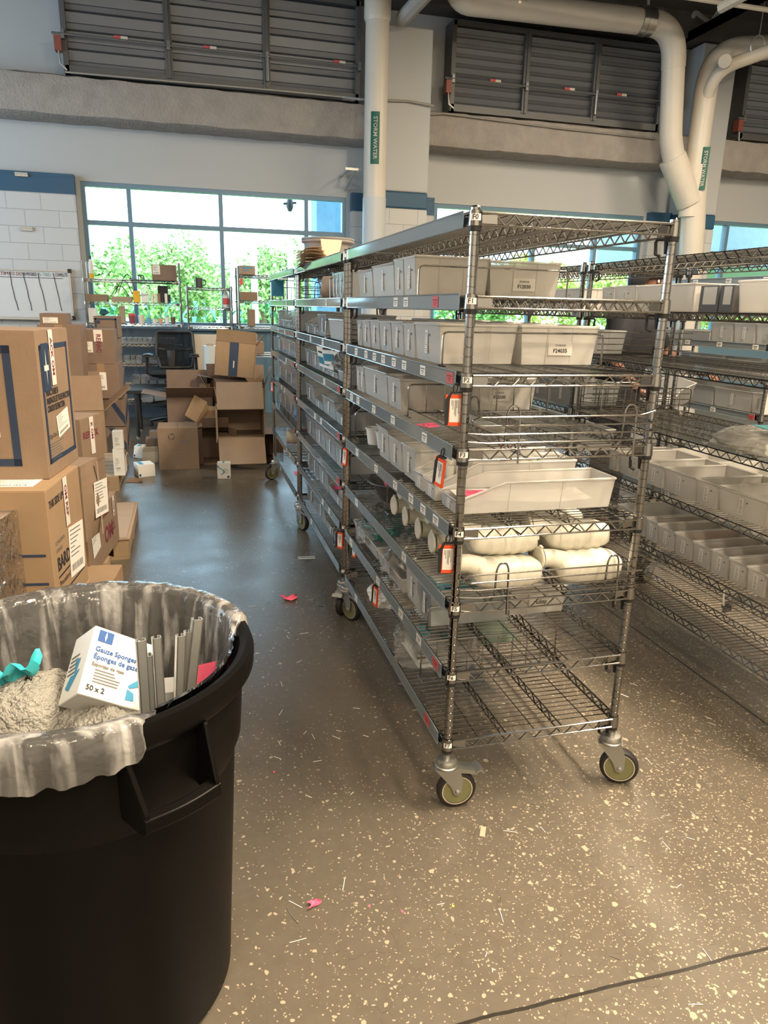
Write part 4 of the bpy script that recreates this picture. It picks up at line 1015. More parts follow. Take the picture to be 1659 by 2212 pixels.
badge(-.026, .018, ZSH[2]-.040, R(-12), 'red card holder hanging at the front corner under the third shelf')
badge(-.028, .10, ZSH[3]-.03, R(-75), 'red card holder turned edge on under the fourth shelf strip', R(8))
badge(-.026, .018, ZSH[4]-.040, R(-12), 'red card holder hanging at the front corner under the fifth shelf')
badge(-.022, 1.47, ZSH[4]-.03, R(-70), 'red card holder at the far end under the fifth shelf strip', R(6))
badge(.02, 1.44, ZSH[6]-.035, R(-74), 'red card holder on the far post under the seventh shelf')
badge(-.03, 1.545, ZSH[6]-.02, R(-55), 'red card holder on the near post of the middle rack')
badge(-.012, .88, ZSH[6]-.055, R(-78), 'red card holder hanging over the bottom shelf of nearest rack', R(5))
badge(-.02, 4.60, ZSH[4]-.03, R(-60), 'red card holder on the far post of the farthest rack')

# ---------------- middle rack
NB = 'middle rack'; yb0 = 1.565
def rb(k, x, dx, ys, h, **kw): return row(kw.pop('rn', NB), x, ZSH[k]+TOP, dx, ys, h, SHN[k], **kw)
rb(1, .03, .27, [yb0+.04, yb0+.14, yb0+.24, yb0+.33, yb0+.43, yb0+.5], .125, mt=clearp, adj='clear')
rb(1, .305, .26, [yb0+.04, yb0+.35, yb0+.7], .12, mt=clearp, adj='clear', rear=True)
m = MB(); m.lathe([(.02, -.14), (.062, -.135), (.066, 0), (.062, .135), (.02, .14)], 20, (.17, yb0+.78, ZSH[1]+TOP+.068), (.9, -.45, 0)); tag(m.build('wrapped_roll', mat('beige_roll', (.5, .40, .33), .4)), 'beige wrapped roll lying on the second shelf of middle rack', 'roll')
o = crumple(.17, yb0+.95, ZSH[1]+TOP, .26, .28, .1, 31, film); tag(o, 'crinkled clear wrap beside the beige roll on middle rack', 'wrap')
rb(2, .03, .40, [yb0+.66, yb0+.95, yb0+1.2, yb0+1.44], .12, mt=clearp, adj='clear', styles=['box', 'hopper', 'hopper'])
rb(2, .03, .44, [yb0+.2, yb0+.6], .10, mt=milky, adj='wide milky', labs=False)
m = MB(); m.box(.07, yb0+.26, ZSH[2]+TOP+.005, .4, yb0+.54, ZSH[2]+TOP+.05); tag(bevel(m.build('grey_pack', mat('grey_pack', (.22, .20, .22), .6), None, False), .015, 3), 'grey pack inside the wide bin on middle rack third shelf', 'pack')
rb(3, .03, .27, [yb0+.06, yb0+.36, yb0+.62, yb0+.88, yb0+1.2, yb0+1.44], .11, mt=clearp, adj='clear', hs=[.115, .06, .06, .10, .10], styles=['hopper', 'hopper', 'box', 'box', 'box'])
for i, (y, x, a, t) in enumerate(((.55, .05, .5, .3), (.72, .06, .9, .1), (.80, .05, .2, -.2), (.45, .07, .3, .4))):
    m = MB(); m.slab([(0, 0, 0), (0, .16, 0), (0, .16, .115), (0, 0, .115)], .003, 0); m.box(-.0045, .05, .02, -.003, .15, .06, 1); m.lathe([(.012, 0), (.012, .002)], 12, (-.003, .03, .09), (-1, 0, 0), 2); m.box(-.0045, .055, .083, -.003, .14, .093, 2)
    o = m.build('sealed_pouch', [paper, purple, ink], None, False); o.location = (x, yb0+y, ZSH[3]+TOP+.03+.012*i); o.rotation_euler = (a*.6-.2, -.25, t); tag(o, ['white and teal sealed pouch standing lowest in the middle rack bin', 'white and teal sealed pouch farthest back in the middle rack bin', 'white and teal sealed pouch at the centre of the middle rack fan', 'white and teal sealed pouch nearest the crinkled wrap on middle rack'][i], 'pouch', 'printed pouches fanned out on middle rack')
o = crumple(.12, yb0+.40, ZSH[3]+TOP+.05, .2, .24, .09, 33, film); tag(o, 'crinkled clear wrap beside the printed pouches on middle rack', 'wrap')
rb(4, .03, .30, [yb0+.09, yb0+.42, yb0+.8, yb0+1.1, yb0+1.42], .115, mt=clearp, adj='clear', styles=['hopper', 'box', 'hopper', 'box'], hs=[.13, .10, .105, .11])
bm_ = MB(); bm_.lathe([(.028, 0), (.032, .01), (.033, .12), (.026, .15), (.012, .165), (.012, .19), (.008, .195)], 14); bk = bm_.mesh('dark_bottle', mat('glossy_black', (.01, .008, .012), .12))
for i in range(3):
    o = ob('black_bottle', bk, None, (.10+.015*i, yb0+.16+.085*i, ZSH[4]+TOP+.006)); tag(o, 'glossy black bottle, %s of three standing in the middle rack bin' % ('nearest', 'central', 'farthest')[i], 'bottle', 'glossy black bottles on middle rack')
b = rb(4, .34, .22, [yb0+.02, yb0+.5], .12, mt=milky, adj='milky', rear=True)
rb(5, .03, .40, [yb0+.10, yb0+.42, yb0+.72, yb0+1.08, yb0+1.42], .13, mt=clearp, adj='clear', hs=[.125, .125, .13, .12])
rb(6, .03, .40, [yb0+.06, yb0+.62, yb0+.95, yb0+1.2, yb0+1.42], .13, mt=clearp, adj='clear', hs=[.12, .11, .12, .12], styles=['hopper', 'box', 'box', 'box'])
m = MB(); m.box(.08, yb0+.4, ZSH[6]+TOP+.004, .3, yb0+.55, ZSH[6]+TOP+.04); tag(m.build('white_pack', whitepl, None, False), 'white pack at the bottom of the seventh shelf bin on middle rack', 'pack')
m = MB(); m.slab([(.05, yb0+.52, ZSH[6]+TOP+.045), (.12, yb0+.52, ZSH[6]+TOP+.045), (.12, yb0+.6, ZSH[6]+TOP+.045), (.05, yb0+.6, ZSH[6]+TOP+.045)], .001); tag(m.build('paper_note', pinkp, None, False), 'pink note inside the seventh shelf bin of middle rack', 'note')
rb(7, .03, .40, [yb0+.40, yb0+.72, yb0+1.02, yb0+1.42], .12, mt=clearp, adj='clear', styles=['hopper', 'box', 'box'])
# grey tub with cloths on top of the middle rack
root = thing('grey_tub', 'grey plastic tub with draped cloths on top of middle rack', 'tub', (.13, yb0+1.16, ZSH[0]+TOP)); root.scale = (.64, .64, .72); m = MB()
m.lathe([(.19, 0), (.225, .17), (.245, .175), (.25, .182), (.25, .19), (.245, .195), (.25, .20), (.25, .212), (.235, .212), (.22, .17), (.18, .01)], 28); m.build('tub_body', mat('grey_tub_plastic', (.22, .20, .19), .45), root)
root2 = thing('folded_cloths', 'pile of beige folded cloths hanging out beside the grey tub', 'cloth', (.05, yb0+1.08, ZSH[0]+TOP)); root2.scale = (.8, .8, .62); clothm = mat('beige_cloth', (.62, .50, .37), .8)
for i in range(4):
    m = MB(); m.grid(lambda u, v, i=i: (-.10+.17*v*(1-.08*i)-.025, (-.27+.50*u)+.01*i, .010+.034*i+.02*math.sin(u*4+i)*(1-v)-.10*max(0, .32-v)*(1 if u > .45 else .3)), 16, 8)
    m.grid(lambda u, v, i=i: (-.10+.17*v*(1-.08*i)-.025, (-.27+.50*u)+.01*i, .034+.034*i+.02*math.sin(u*4+i+.4)*(1-v)-.10*max(0, .32-v)*(1 if u > .45 else .3)), 16, 8)
    m.build('cloth_fold', clothm, root2)
m = MB(); m.slab([(.06, yb0+.93, ZSH[0]+TOP+.01), (.14, yb0+.91, ZSH[0]+TOP+.01), (.17, yb0+.93, ZSH[0]+TOP+.125), (.05, yb0+.955, ZSH[0]+TOP+.13)], .01); tag(m.build('paper_pad', clothm, None, False), 'beige paper pad leaning on the grey tub', 'pad')

# ---------------- farthest rack
NC = 'farthest rack'; yc0 = 3.13
kw = dict(rn=NC, mt=clearp, adj='clear')
rb(2, .03, .40, [yc0+.1, yc0+.5, yc0+.85, yc0+1.15, yc0+1.4], .125, styles=['box', 'hopper', 'hopper', 'box'], **kw)
rb(3, .03, .40, [yc0+.1, yc0+.45, yc0+.8, yc0+1.15, yc0+1.4], .115, **kw)
rb(4, .03, .40, [yc0+.05, yc0+.4, yc0+.7, yc0+1.0, yc0+1.42], .15, **kw)
rb(5, .03, .40, [yc0+.06, yc0+.42, yc0+.75, yc0+1.05, yc0+1.38], .14, **kw)
o = crumple(.10, yc0+.36, ZSH[5]+TOP+.01, .16, .3, .13, 41, mat('blue_film', (.10, .22, .42), .3)); tag(o, 'blue plastic bag in the sixth shelf bins of farthest rack', 'bag')
m = MB(); m.lathe([(.022, -.13), (.055, -.13), (.057, 0), (.055, .13), (.022, .13)], 18, (.13, yc0+.62, ZSH[6]+TOP+.057), (1, -.28, 0)); m.box(.07, yc0+.59, ZSH[6]+TOP+.112, .18, yc0+.66, ZSH[6]+TOP+.1135, 1)
tag(m.build('paper_roll', [mat('ivory_roll', (.66, .60, .50), .6), pinkp]), 'ivory paper roll with pink note on farthest rack', 'roll')
m = MB(); m.slab([(.05, yc0+.55, ZSH[7]+TOP), (.12, yc0+.53, ZSH[7]+TOP), (.13, yc0+.68, ZSH[7]+TOP), (.06, yc0+.7, ZSH[7]+TOP)], .001); tag(m.build('paper_note', pinkp, None, False), 'pink note on the bottom shelf of farthest rack', 'note')
m = MB(); m.box(-.05, yc0+1.07, ZSH[0]-.15, .05, yc0+1.08, ZSH[0]-.03); tag(m.build('blue_card', bluegl, None, False), 'blue card hanging under the top shelf of farthest rack', 'card')

# ---------------- right aisle rack
NG = 'right aisle rack'; kw = dict(mt=milky, adj='milky')
row(NG, 1.325, GZ[1]+TOP, .30, [.20, .605, .85, 1.27, 1.46, 1.57], .115, 'second', hs=[.115, None, .112, .112, .11], **kw)
for i, (y0, y1) in enumerate(((.625, .70), (.71, .82))):
    m = MB(); m.box(1.33, y0, GZ[1]+TOP, 1.60, y1, GZ[1]+TOP+.103, 0); m.box(1.3292, y0+.012, GZ[1]+TOP+.03, 1.33, y1-.02, GZ[1]+TOP+.098, 1)
    tag(bevel(m.build('grey_carton', [mat('grey_carton%d' % i, (.12, .12, .125), .5), papert], None, False), .003), ('dark grey carton beside the nearest bin, second shelf of right aisle rack', 'dark grey carton standing next to the first one on right aisle rack')[i], 'carton', 'grey cartons on right aisle rack')
row(NG, 1.325, GZ[4]+TOP, .33, [-.12, .275, .545, .68, .90, 1.045, 1.265, 1.35], .105, 'fifth', hs=[.10, .10, .10, .10, .098, .10, .10], **kw)
row(NG, 1.66, GZ[4]+TOP, .23, [.0, .3, .62, .95, 1.3], .10, 'fifth', rear=True, **kw)
row(NG, 1.325, GZ[5]+TOP, .33, [-.05, .225, .326, .423, .532, .643, .767, .891, .98, 1.22], .095, 'sixth', hs=[.09, .09, .09, .092, .09, .09, .092, .095, .10], **kw)
row(NG, 1.66, GZ[5]+TOP, .23, [-.05, .25, .55, .85, 1.1, 1.35], .09, 'sixth', rear=True, **kw)
m = MB(); m.box(1.35, .645, GZ[5]+TOP+.004, 1.62, .755, GZ[5]+TOP+.022); tag(m.build('orange_packs', mat('orange_pack', (.80, .25, .10), .5), None, False), 'orange packs at the bottom of a bin on right aisle rack', 'packs')
m = MB(); m.box(1.35, -.02, GZ[5]+TOP+.004, 1.62, .205, GZ[5]+TOP+.022); tag(m.build('pink_packs', mat('pink_pack', (.85, .28, .24), .5), None, False), 'pink packs in the nearest sixth shelf bin of right aisle rack', 'packs')
# bagged tray on the fourth shelf
zg = GZ[3]+TOP
m = MB(); m.hexa([(1.33, .30, zg), (1.62, .30, zg), (1.62, .66, zg), (1.33, .66, zg), (1.36, .36, zg+.055), (1.59, .36, zg+.055), (1.59, .62, zg+.055), (1.36, .62, zg+.055)]); tag(bevel(m.build('wrapped_tray', mat('pale_tray', (.70, .69, .64), .35), None, False), .012, 3), 'pale wrapped tray on the fourth shelf of right aisle rack', 'tray')
o = crumple(1.48, .49, zg, .36, .48, .078, 51, film, amp=.06); tag(o, 'clear film around the pale tray on right aisle rack', 'film')
m = MB(); m.slab([(1.42, .38, zg+.080), (1.53, .36, zg+.080), (1.56, .54, zg+.082), (1.46, .57, zg+.082)], .002); tag(m.build('blue_wipes', tealp, None, False), 'teal folded wrapper lying on the pale wrapped tray', 'wrapper')
for i, (x, y, sx, sy, h) in enumerate(((1.62, .95, .4, .5, .12), (1.60, .35, .4, .6, .10))):
    o = crumple(x, y, GZ[6]+TOP, sx, sy, h, 61+i, film, amp=.12); tag(o, ('loose clear film at the far end, bottom shelf of right aisle rack', 'loose clear film at the near end, bottom shelf of right aisle rack')[i], 'film')
m = MB(); p = ay(1598, 1310, .55); 
m = MB(); m.tube([(1.34, .44, GZ[5]-.03), (1.335, .43, GZ[5]-.07), (1.345, .435, GZ[5]-.10)], .004, 6); tag(m.build('twist_tie', whitepl), 'white twist tie hanging under the sixth shelf of right aisle rack', 'tie')
# rack behind: bins seen through the gaps
row('rack behind the right aisle', 1.33, GZ[3]+TOP, .3, [1.78, 2.05, 2.35, 2.7, 3.05, 3.4], .12, 'fourth', mt=clearp, adj='clear')
row('rack behind the right aisle', 1.33, GZ[1]+TOP, .3, [1.78, 2.1, 2.5, 2.9, 3.4], .11, 'second', mt=milky)
row('rack behind the right aisle', 1.33, GZ[2]+TOP, .3, [1.78, 2.2, 2.7, 3.3], .12, 'third', mt=clearp, adj='clear')
row('rack behind the right aisle', 1.33, GZ[4]+TOP, .3, [1.78, 2.2, 2.7, 3.3], .12, 'fifth', mt=milky)
# rack beyond
NH = 'rack beyond the right aisle'; yh = 1.92
kw = dict(mt=milky, adj='milky')
row(NH, 2.78, ZSH[2]+TOP, .3, [yh+.02, yh+.20, yh+.40, yh+.62, yh+1.20], .125, 'third', hs=[.12, .12, .12, .06], **kw)
row(NH, 2.78, ZSH[4]+TOP, .3, [yh+.02, yh+.14, yh+.50, yh+.95, yh+1.3], .125, 'fifth', **kw)
row(NH, 2.78, ZSH[3]+TOP, .3, [yh+.02, yh+.4, yh+.8, yh+1.3], .09, 'fourth', mt=clearp, adj='clear')
row(NH, 2.78, ZSH[1]+TOP, .3, [yh+.02, yh+.45, yh+.9, yh+1.4], .10, 'second', **kw)
# bin held by the person, tilted
hb = bin_(0, 0, 0, .30, .16, .12, 'clear bin tilted in the hand of the person behind the racks', clearp, 'hopper', False, False)
hb.location = (1.93, 1.74, .985); hb.rotation_euler = (R(14), R(-8), R(30))

# ============================================================ CARTONS ON THE LEFT
WHITE_LAB = [paper, ink]
def lab_lines(m, M4, w_, h_, mi=0, mk=1, seed=1, bar=True):
    """a printed paper label in the plane of M4, lower left corner at its origin"""
    if isinstance(m, list): k_ = MB(); m.append(('paper_label', k_)); m = k_
    def q(x0, y0, x1, y1, d, k): m.add([M4 @ V((x0, y0, d)), M4 @ V((x1, y0, d)), M4 @ V((x1, y1, d)), M4 @ V((x0, y1, d))], [(0, 1, 2, 3)], k)
    m.hexa([M4 @ V(p) for p in ((0, 0, 0), (w_, 0, 0), (w_, h_, 0), (0, h_, 0), (0, 0, .0008), (w_, 0, .0008), (w_, h_, .0008), (0, h_, .0008))], mi)
    rd = random.Random(seed); n = 7
    for i in range(n):
        y = h_*(.94-.085*i-.03); x1 = w_*rd.uniform(.35, .9); q(w_*.07, y, x1, y+h_*.022, .0012, mk)
    if bar:
        x = w_*.1
        while x < w_*.85:
            b = w_*rd.uniform(.008, .03); q(x, h_*.10, x+b, h_*.24, .0012, mk); x += b+w_*rd.uniform(.012, .03)
def carton_at(p0, p1, w_, h, mt, lb, prints=None, tape=True, rot=0, group=None, bulge=0, name='cardboard_box'):
    """p0/p1: lower near and far corner of the face that looks along +x; the box runs w_ to the left"""
    d = p1-p0; L_ = math.hypot(d.x, d.y); root = thing(name, lb, 'box', p0, math.atan2(-d.x, d.y), group)
    g = .0015; m = MB()
    if bulge:
        def side(u, v): return (bulge*math.sin(PI*u)*math.sin(PI*v), L_*u, h*v)
        m.grid(side, 8, 8); m.grid(lambda u, v: (-w_*u, 0, h*v), 1, 1); m.grid(lambda u, v: (-w_*u, L_, h*v), 1, 1); m.grid(lambda u, v: (-w_, L_*u, h*v), 1, 1); m.grid(lambda u, v: (-w_*u, L_*v, h), 1, 1); m.grid(lambda u, v: (-w_*u, L_*v, 0), 1, 1)
    else: m.box(-w_, 0, 0, 0, L_, h)
    # closing flaps: two thin boards with a seam between them
    m.box(-w_/2+.0015, .002, h, -.001, L_-.002, h+.003); m.box(-w_+.001, .002, h, -w_/2-.0015, L_-.002, h+.003)
    o = m.build('carton_body', mt, root, False); 
    if not bulge: bevel(o, .006, 2)
    if tape:
        m = MB(); t = .026; m.box(-w_/2-t, -.0016, h-.07, -w_/2+t, .0, h+.004); m.box(-w_/2-t, -.001, h+.003, -w_/2+t, L_+.001, h+.0045)
        m.build('packing_tape', tapem, root, False)
    FX = frame((0.0012, 0, 0), (0, 1, 0), (0, 0, 1))      # right face, x along depth
    FY = frame((-w_, -.0012, 0), (1, 0, 0), (0, 0, 1))    # front face
    if prints:
        m = MB(); m2 = []
        prints(m, m2, FX, FY, L_, w_, h)
        if m.v: m.build('printing', [navy, ink, maroon, tapew, inkg, cardg], root, False)
        for nm_, q_ in m2: q_.build(nm_, [paper, inkg, tapew, maroon], root, False)
    return root
def rectl(m, F, x0, y0, x1, y1, mi=0, d=.0004): m.add([F @ V((x0, y0, d)), F @ V((x1, y0, d)), F @ V((x1, y1, d)), F @ V((x0, y1, d))], [(0, 1, 2, 3)], mi)
def txt(m, F, x, y, s, size, mi=1, al='LEFT', d=.0006, rot=0, bold=.0, mw=9):
    vs, fs = text_fit(s, size, mw, F @ Matrix.Translation((x, y, d)) @ Matrix.Rotation(rot, 4, 'Z'), .0001, al, bold); m.add(vs, fs, mi)
def border(m, F, x0, y0, x1, y1, t, mi=0):
    rectl(m, F, x0, y0, x1, y0+t, mi); rectl(m, F, x0, y1-t, x1, y1, mi); rectl(m, F, x0, y0, x0+t, y1, mi); rectl(m, F, x1-t, y0, x1, y1, mi)
def omtape(m, F, xc, y0, y1, s, wd=.05, d=.002):
    if isinstance(m, list): k_ = MB(); m.append(('printed_tape', k_)); m = k_
    rectl(m, F, xc-wd/2, y0, xc+wd/2, y1, 2, d); txt(m, F, xc, y1-.03, s, wd*.72, 3, 'LEFT', d+.0005, -PI/2, .0012)

# big bedpan carton on top of the stack
zb = .88; p0, p1 = az(107, 1035, zb), az(170, 990, zb); hb1 = ay(75, 716, p0.y).z-zb
def pr(m, m2, FX, FY, L_, w_, h):
    border(m, FX, .07*L_, .05, L_*.93, h-.05, .018); border(m, FY, .04, .05, w_-.09, h-.05, .028)
    rectl(m, FX, .12*L_, h-.22, .33*L_, h-.045, 0, .0008); 
    m.add([FX @ V(p) for p in ((.225*L_, h-.065, .0014), (.24*L_, h-.125, .0014), (.225*L_, h-.20, .0014), (.21*L_, h-.125, .0014))], [(0, 1, 2, 3)], 3)
    rectl(m, FX, .16*L_, h-.145, .29*L_, h-.125, 3, .0016)
    for i, s in enumerate(('FRACTURE B', 'BASSIN DE LIT POUR FRACTURE', 'CÓMODO DE FRACTURA')): txt(m, FX, .15*L_, h-.228-.030*i, s, .032, 1, bold=.001, mw=L_*(.36, .74, .54)[i])
    txt(m, FX, .13*L_, .150, 'Qty./Cté: 24', .022, 1)
    for i in range(8): rectl(m, FX, .13*L_, .12-.010*i, .13*L_+.45*L_*random.uniform(.6, 1), .1225-.010*i, 4)
    for i in range(3): rectl(m, FY, w_-.40, .10+.014*i, w_-.16, .104+.014*i, 4)
    lab_lines(m2, FX @ Matrix.Translation((.40*L_, .130, .0006)) @ Matrix.Rotation(R(8), 4, 'Z'), .15, .085, 0, 1, 4)
    lab_lines(m2, FY @ Matrix.Translation((w_-.37, .16, .0006)), .215, .28, 0, 1, 5, False)
    omtape(m2, FX, .42*L_, h-.205, h+.002, 'ACK OM')
carton_at(p0, p1, .62, hb1, card, 'big brown carton with thick navy frames topping the left stack', pr)
# second: top face level with the base of the first
zt = .875; t0, t1 = az(97, 1062, zt), az(168, 1007, zt); hb2 = zt-.375
def pr(m, m2, FX, FY, L_, w_, h):
    txt(m, FX, .05*L_, h-.06, 'THIS SIDE UP', .040, 1, bold=.0006, mw=L_*.40); txt(m, FX, .12*L_, h-.215, 'CONTENTS', .022, 4); txt(m, FX, .12*L_, h-.245, 'STERILE', .022, 4)
    txt(m, FX, .12*L_, h-.30, 'BARD', .075, 1, bold=.001, mw=L_*.36); rectl(m, FX, .12*L_, h-.35, .95*L_, h-.343, 1); rectl(m, FX, .12*L_, h-.425, .95*L_, h-.418, 1)
    txt(m, FX, .13*L_, h-.375, 'Procedural', .032, 1, mw=L_*.3); txt(m, FX, .13*L_, h-.405, 'Tray', .03, 1)
    for i in range(4): rectl(m, FX, .10*L_, .065-.014*i, .10*L_+.3*L_, .070-.014*i, 1)
    for i in range(2): rectl(m, FY, w_-.13, h-.245-.11*i, w_-.02, h-.235-.11*i, 0)
    lab_lines(m2, FX @ Matrix.Translation((.45*L_, h-.40, .0006)) @ Matrix.Rotation(R(-6), 4, 'Z'), .20, .20, 0, 1, 6); omtape(m2, FX, .52*L_, h-.19, h+.002, 'OM REF')
    lab_lines(m2, Matrix.Translation((-.28, .06, h+.0036)), .22, .13, 0, 1, 8)
carton_at(t0-V((0, 0, hb2)), t1-V((0, 0, hb2)), .62, hb2, cardy, 'brown carton with green lines and tray print, under the navy framed carton', pr)
b0 = t0-V((-.005, -.01, zt-.14)); b1 = t1-V((-.005, -.01, zt-.14))
carton_at(b0, b1, .62, .232, cardy, 'brown carton at the foot of the stack, directly on the near pallet')
# wrapped carton at the picture edge
q1 = ax(48, 1099, -1.33); q0 = V((q1.x-.10, q1.y-.42, q1.z))
carton_at(q0-V((0, 0, .34)), q1-V((0, 0, .34)), .5, .34, cardy, 'film wrapped brown carton at the left picture edge by the trash can', lambda m, m2, FX, FY, L_, w_, h: lab_lines(m2, FX @ Matrix.Translation((.12, .10, .0006)) @ Matrix.Rotation(R(10), 4, 'Z'), .16, .12, 0, 1, 9))
carton_at(q0-V((0, 0, q1.z-.14)), q1-V((0, 0, q1.z-.14)), .5, q1.z-.14-.345, cardy, 'brown carton carrying the film wrapped carton, hidden by the trash can')
m = MB(); d = q1-q0; ln = d.length; dn = d.normalized(); nn = V((dn.y, -dn.x, 0))
m.grid(lambda u, v: q0+d*(u*1.02)+nn*(.006+.0022*math.sin(23*u+3*v))+V((0, 0, .012-.60*v)), 24, 10); m.grid(lambda u, v: q0+d*(u*1.02)-nn*(.5*v)+V((0, 0, .009+.003*math.sin(17*u+12*v))), 24, 8)
tag(m.build('stretch_film', film), 'clear stretch film wrapped over the carton at the left edge', 'film')
# middle cartons along the aisle
zt = .80; t0, t1 = az(172, 1010, zt), az(210, 989, zt)
def pr(m, m2, FX, FY, L_, w_, h):
    m2_ = FX @ Matrix.Translation((.30*L_, .10, .026)) @ Matrix.Rotation(R(-4), 4, 'Z'); lab_lines(m2, m2_, .17, .17, 0, 1, 11)
    rectl(m, FX, .62*L_, .0, .70*L_, h, 5, .024)
carton_at(t0-V((0, 0, .36)), t1-V((0, 0, .36)), .5, .36, card, 'bulging brown carton with a white label behind the tray carton', pr, bulge=.03)
zt = .437; t0, t1 = az(186, 1135, zt), az(250, 1062, zt)
def pr(m, m2, FX, FY, L_, w_, h):
    txt(m, FX, .42*L_, h-.05, 'REPACK', .05, 2, bold=.001); txt(m, FX, .50*L_, .12, 'OM', .13, 2, bold=.003); txt(m, FX, .70*L_, .14, 'OWENS', .03, 2); txt(m, FX, .70*L_, .11, '& MINOR', .03, 2)
    lab_lines(m2, FX @ Matrix.Translation((.12*L_, h-.21, .0006)) @ Matrix.Rotation(R(6), 4, 'Z'), .16, .19, 0, 1, 12, False); omtape(m2, FX, .86*L_, h-.12, h+.002, 'OM K')
carton_at(t0-V((0, 0, .297)), t1-V((0, 0, .297)), .5, .297, card, 'brown carton with large maroon letters, low by the aisle', pr)
zt = .93; t0, t1 = az(172, 908, zt), az(218, 893, zt); hh = .50
def pr(m, m2, FX, FY, L_, w_, h):
    txt(m, FX, .08*L_, h-.09, 'REPACK', .05, 2, bold=.001); omtape(m2, FX, .48*L_, h-.2, h+.002, 'K OM'); rectl(m, FX, .0, h*.5, L_, h*.505, 4); txt(m, FX, .74*L_, .10, 'Own', .05, 2); txt(m, FX, .74*L_, .05, 'Mnr', .05, 2)
rk = carton_at(t0-V((0, 0, hh)), t1-V((0, 0, hh)), .5, hh, card, 'tall brown carton with maroon repack print and printed tape, mid stack', pr)
p0 = az(243, 1262, .14); p1 = az(270, 1218, .14)
k0, k1 = az(238, 1264, .215), az(264, 1219, .215)
carton_at(V((k0.x, k0.y, .13)), V((k1.x, k1.y, .13)), .4, .082, cardy, 'flat brown carton sticking out at the bottom near the trash can', None)
# near pallet of the stack
def pallet(x0, y0, x1, y1, lb, top=None):
    root = thing('wood_pallet', lb, 'pallet', (x0, y0, 0), 0, 'wood pallets under the cartons'); w_, l_ = x1-x0, y1-y0
    n = max(3, int(l_/.14))
    for i in range(n):
        m = MB(); y = l_*i/n; m.box(0, y+.006, .105, w_, y+l_/n-.012, .125); m.build('deck_board', wood, root, False)
    for k in range(3):
        m = MB(); x = (w_-.09)*k/2; m.box(x, 0, .022, x+.09, l_, .104); m.build('stringer', wood, root, False)
    for k in range(3):
        m = MB(); y = (l_-.1)*k/2; m.box(0, y, 0, w_, y+.1, .021); m.build('bottom_board', wood, root, False)
    return root
pallet(-2.35, .30, -1.21, 2.35, 'near wood pallet under the brown carton stack')
pallet(-2.2, 2.62, -1.13, 3.55, 'wood pallet with flat cardboard sheets jutting into the aisle')
m = MB(); m.box(-2.2, 2.62, .126, -1.12, 3.5, .134); m.box(-2.1, 2.63, .134, -1.14, 3.45, .139)
tag(m.build('cardboard_sheet', cardg, None, False), 'flat cardboard sheets lying on the pallet by the aisle', 'cardboard')
pallet(-2.5, 4.4, -1.33, 5.5, 'far wood pallet under the white cartons')

def front_box(px0, py0, px1, py1, Y, d, mt, lb, prints=None, tape=True, group=None, name='cardboard_box', zb=None):
    a, b_ = ay(px0, (py0+py1)/2, Y), ay(px1, (py0+py1)/2, Y); z1 = ay((px0+px1)/2, py0, Y).z; z0 = ay((px0+px1)/2, py1, Y).z if zb is None else zb
    return carton_at(V((b_.x, Y, z0)), V((b_.x, Y+d, z0)), b_.x-a.x, z1-z0, mt, lb, prints, tape, 0, group, 0, name)
def prl(kind, **k):
    def pr(m, m2, FX, FY, L_, w_, h):
        if kind == 'label': lab_lines(m2, FY @ Matrix.Translation((w_*k.get('x', .4), h*k.get('y', .3), .0006)), w_*k.get('w', .33), h*k.get('h', .5), 0, 1, k.get('s', 1))
        if kind == 'repac': omtape(m2, FY, w_*.52, h*.66, h+.002, 'REPAC', .06); lab_lines(m2, FY @ Matrix.Translation((w_*.03, h*.34, .0006)), w_*.3, h*.32, 0, 1, 3)
        if kind == 'framed': border(m, FY, .05*w_, .06*h, .93*w_, .92*h, .012, 0); rectl(m, FY, .13*w_, .66*h, .26*w_, .82*h, 0, .0006); [rectl(m, FY, .13*w_, h*(.50-.09*i), w_*(.8-.1*i), h*(.53-.09*i), 4) for i in range(3)]; lab_lines(m2, FY @ Matrix.Translation((w_*.55, .0, .001)) @ Matrix.Rotation(R(6), 4, 'Z'), w_*.3, h*.32, 0, 1, 2)
        if kind == 'chev':
            F = FY; m.add([F @ V(p) for p in ((w_*.45, h*1.0-.01, .0006), (w_*.62, h-.01, .0006), (w_*.98, h*.35, .0006), (w_*.98, h*.02, .0006))], [(0, 1, 2, 3)], 0)
            m.add([FX @ V(p) for p in ((.0, h*.02, .0006), (0, h*.35, .0006), (L_*.98, h*.9, .0006), (L_*.98, h*.55, .0006))], [(0, 1, 2, 3)], 0)
        if kind == 'recycle':
            m.add([FY @ V((w_*.34+math.cos(a)*rr, h*.80+math.sin(a)*rr, .0006)) for rr in (.030, .024) for a in [i*2*PI/12 for i in range(12)]], [(i, (i+1) % 12, 12+(i+1) % 12, 12+i) for i in range(12) if i % 4], 1)
            txt(m, FY, w_*.52, h*.80, 'BOXES', .02, 4); txt(m, FY, w_*.54, h*.68, 'S0.0CF4', .026, 4, bold=.0006); rectl(m, FY, 0, h*.47, w_*.97, h*.474, 4)
            lab_lines(m2, FX @ Matrix.Translation((.04, h*.58, .0006)), .10, .17, 0, 1, 4); lab_lines(m2, FX @ Matrix.Translation((.18, h*.45, .0006)), .07, .14, 0, 1, 5)
    return pr
front_box(88, 703, 178, 866, 3.55, .35, card2, 'tall plain grey brown carton behind the navy framed carton', None, name='cardboard_box')
front_box(86, 678, 140, 703, 3.6, .30, card2, 'flat carton with three white labels on top of the tall one', prl('label', x=.12, y=.2, w=.6, h=.5, s=7), False)
front_box(178, 713, 246, 786, 3.9, .32, card2, 'brown carton with white repack tape hanging over its front', prl('repac'), False)
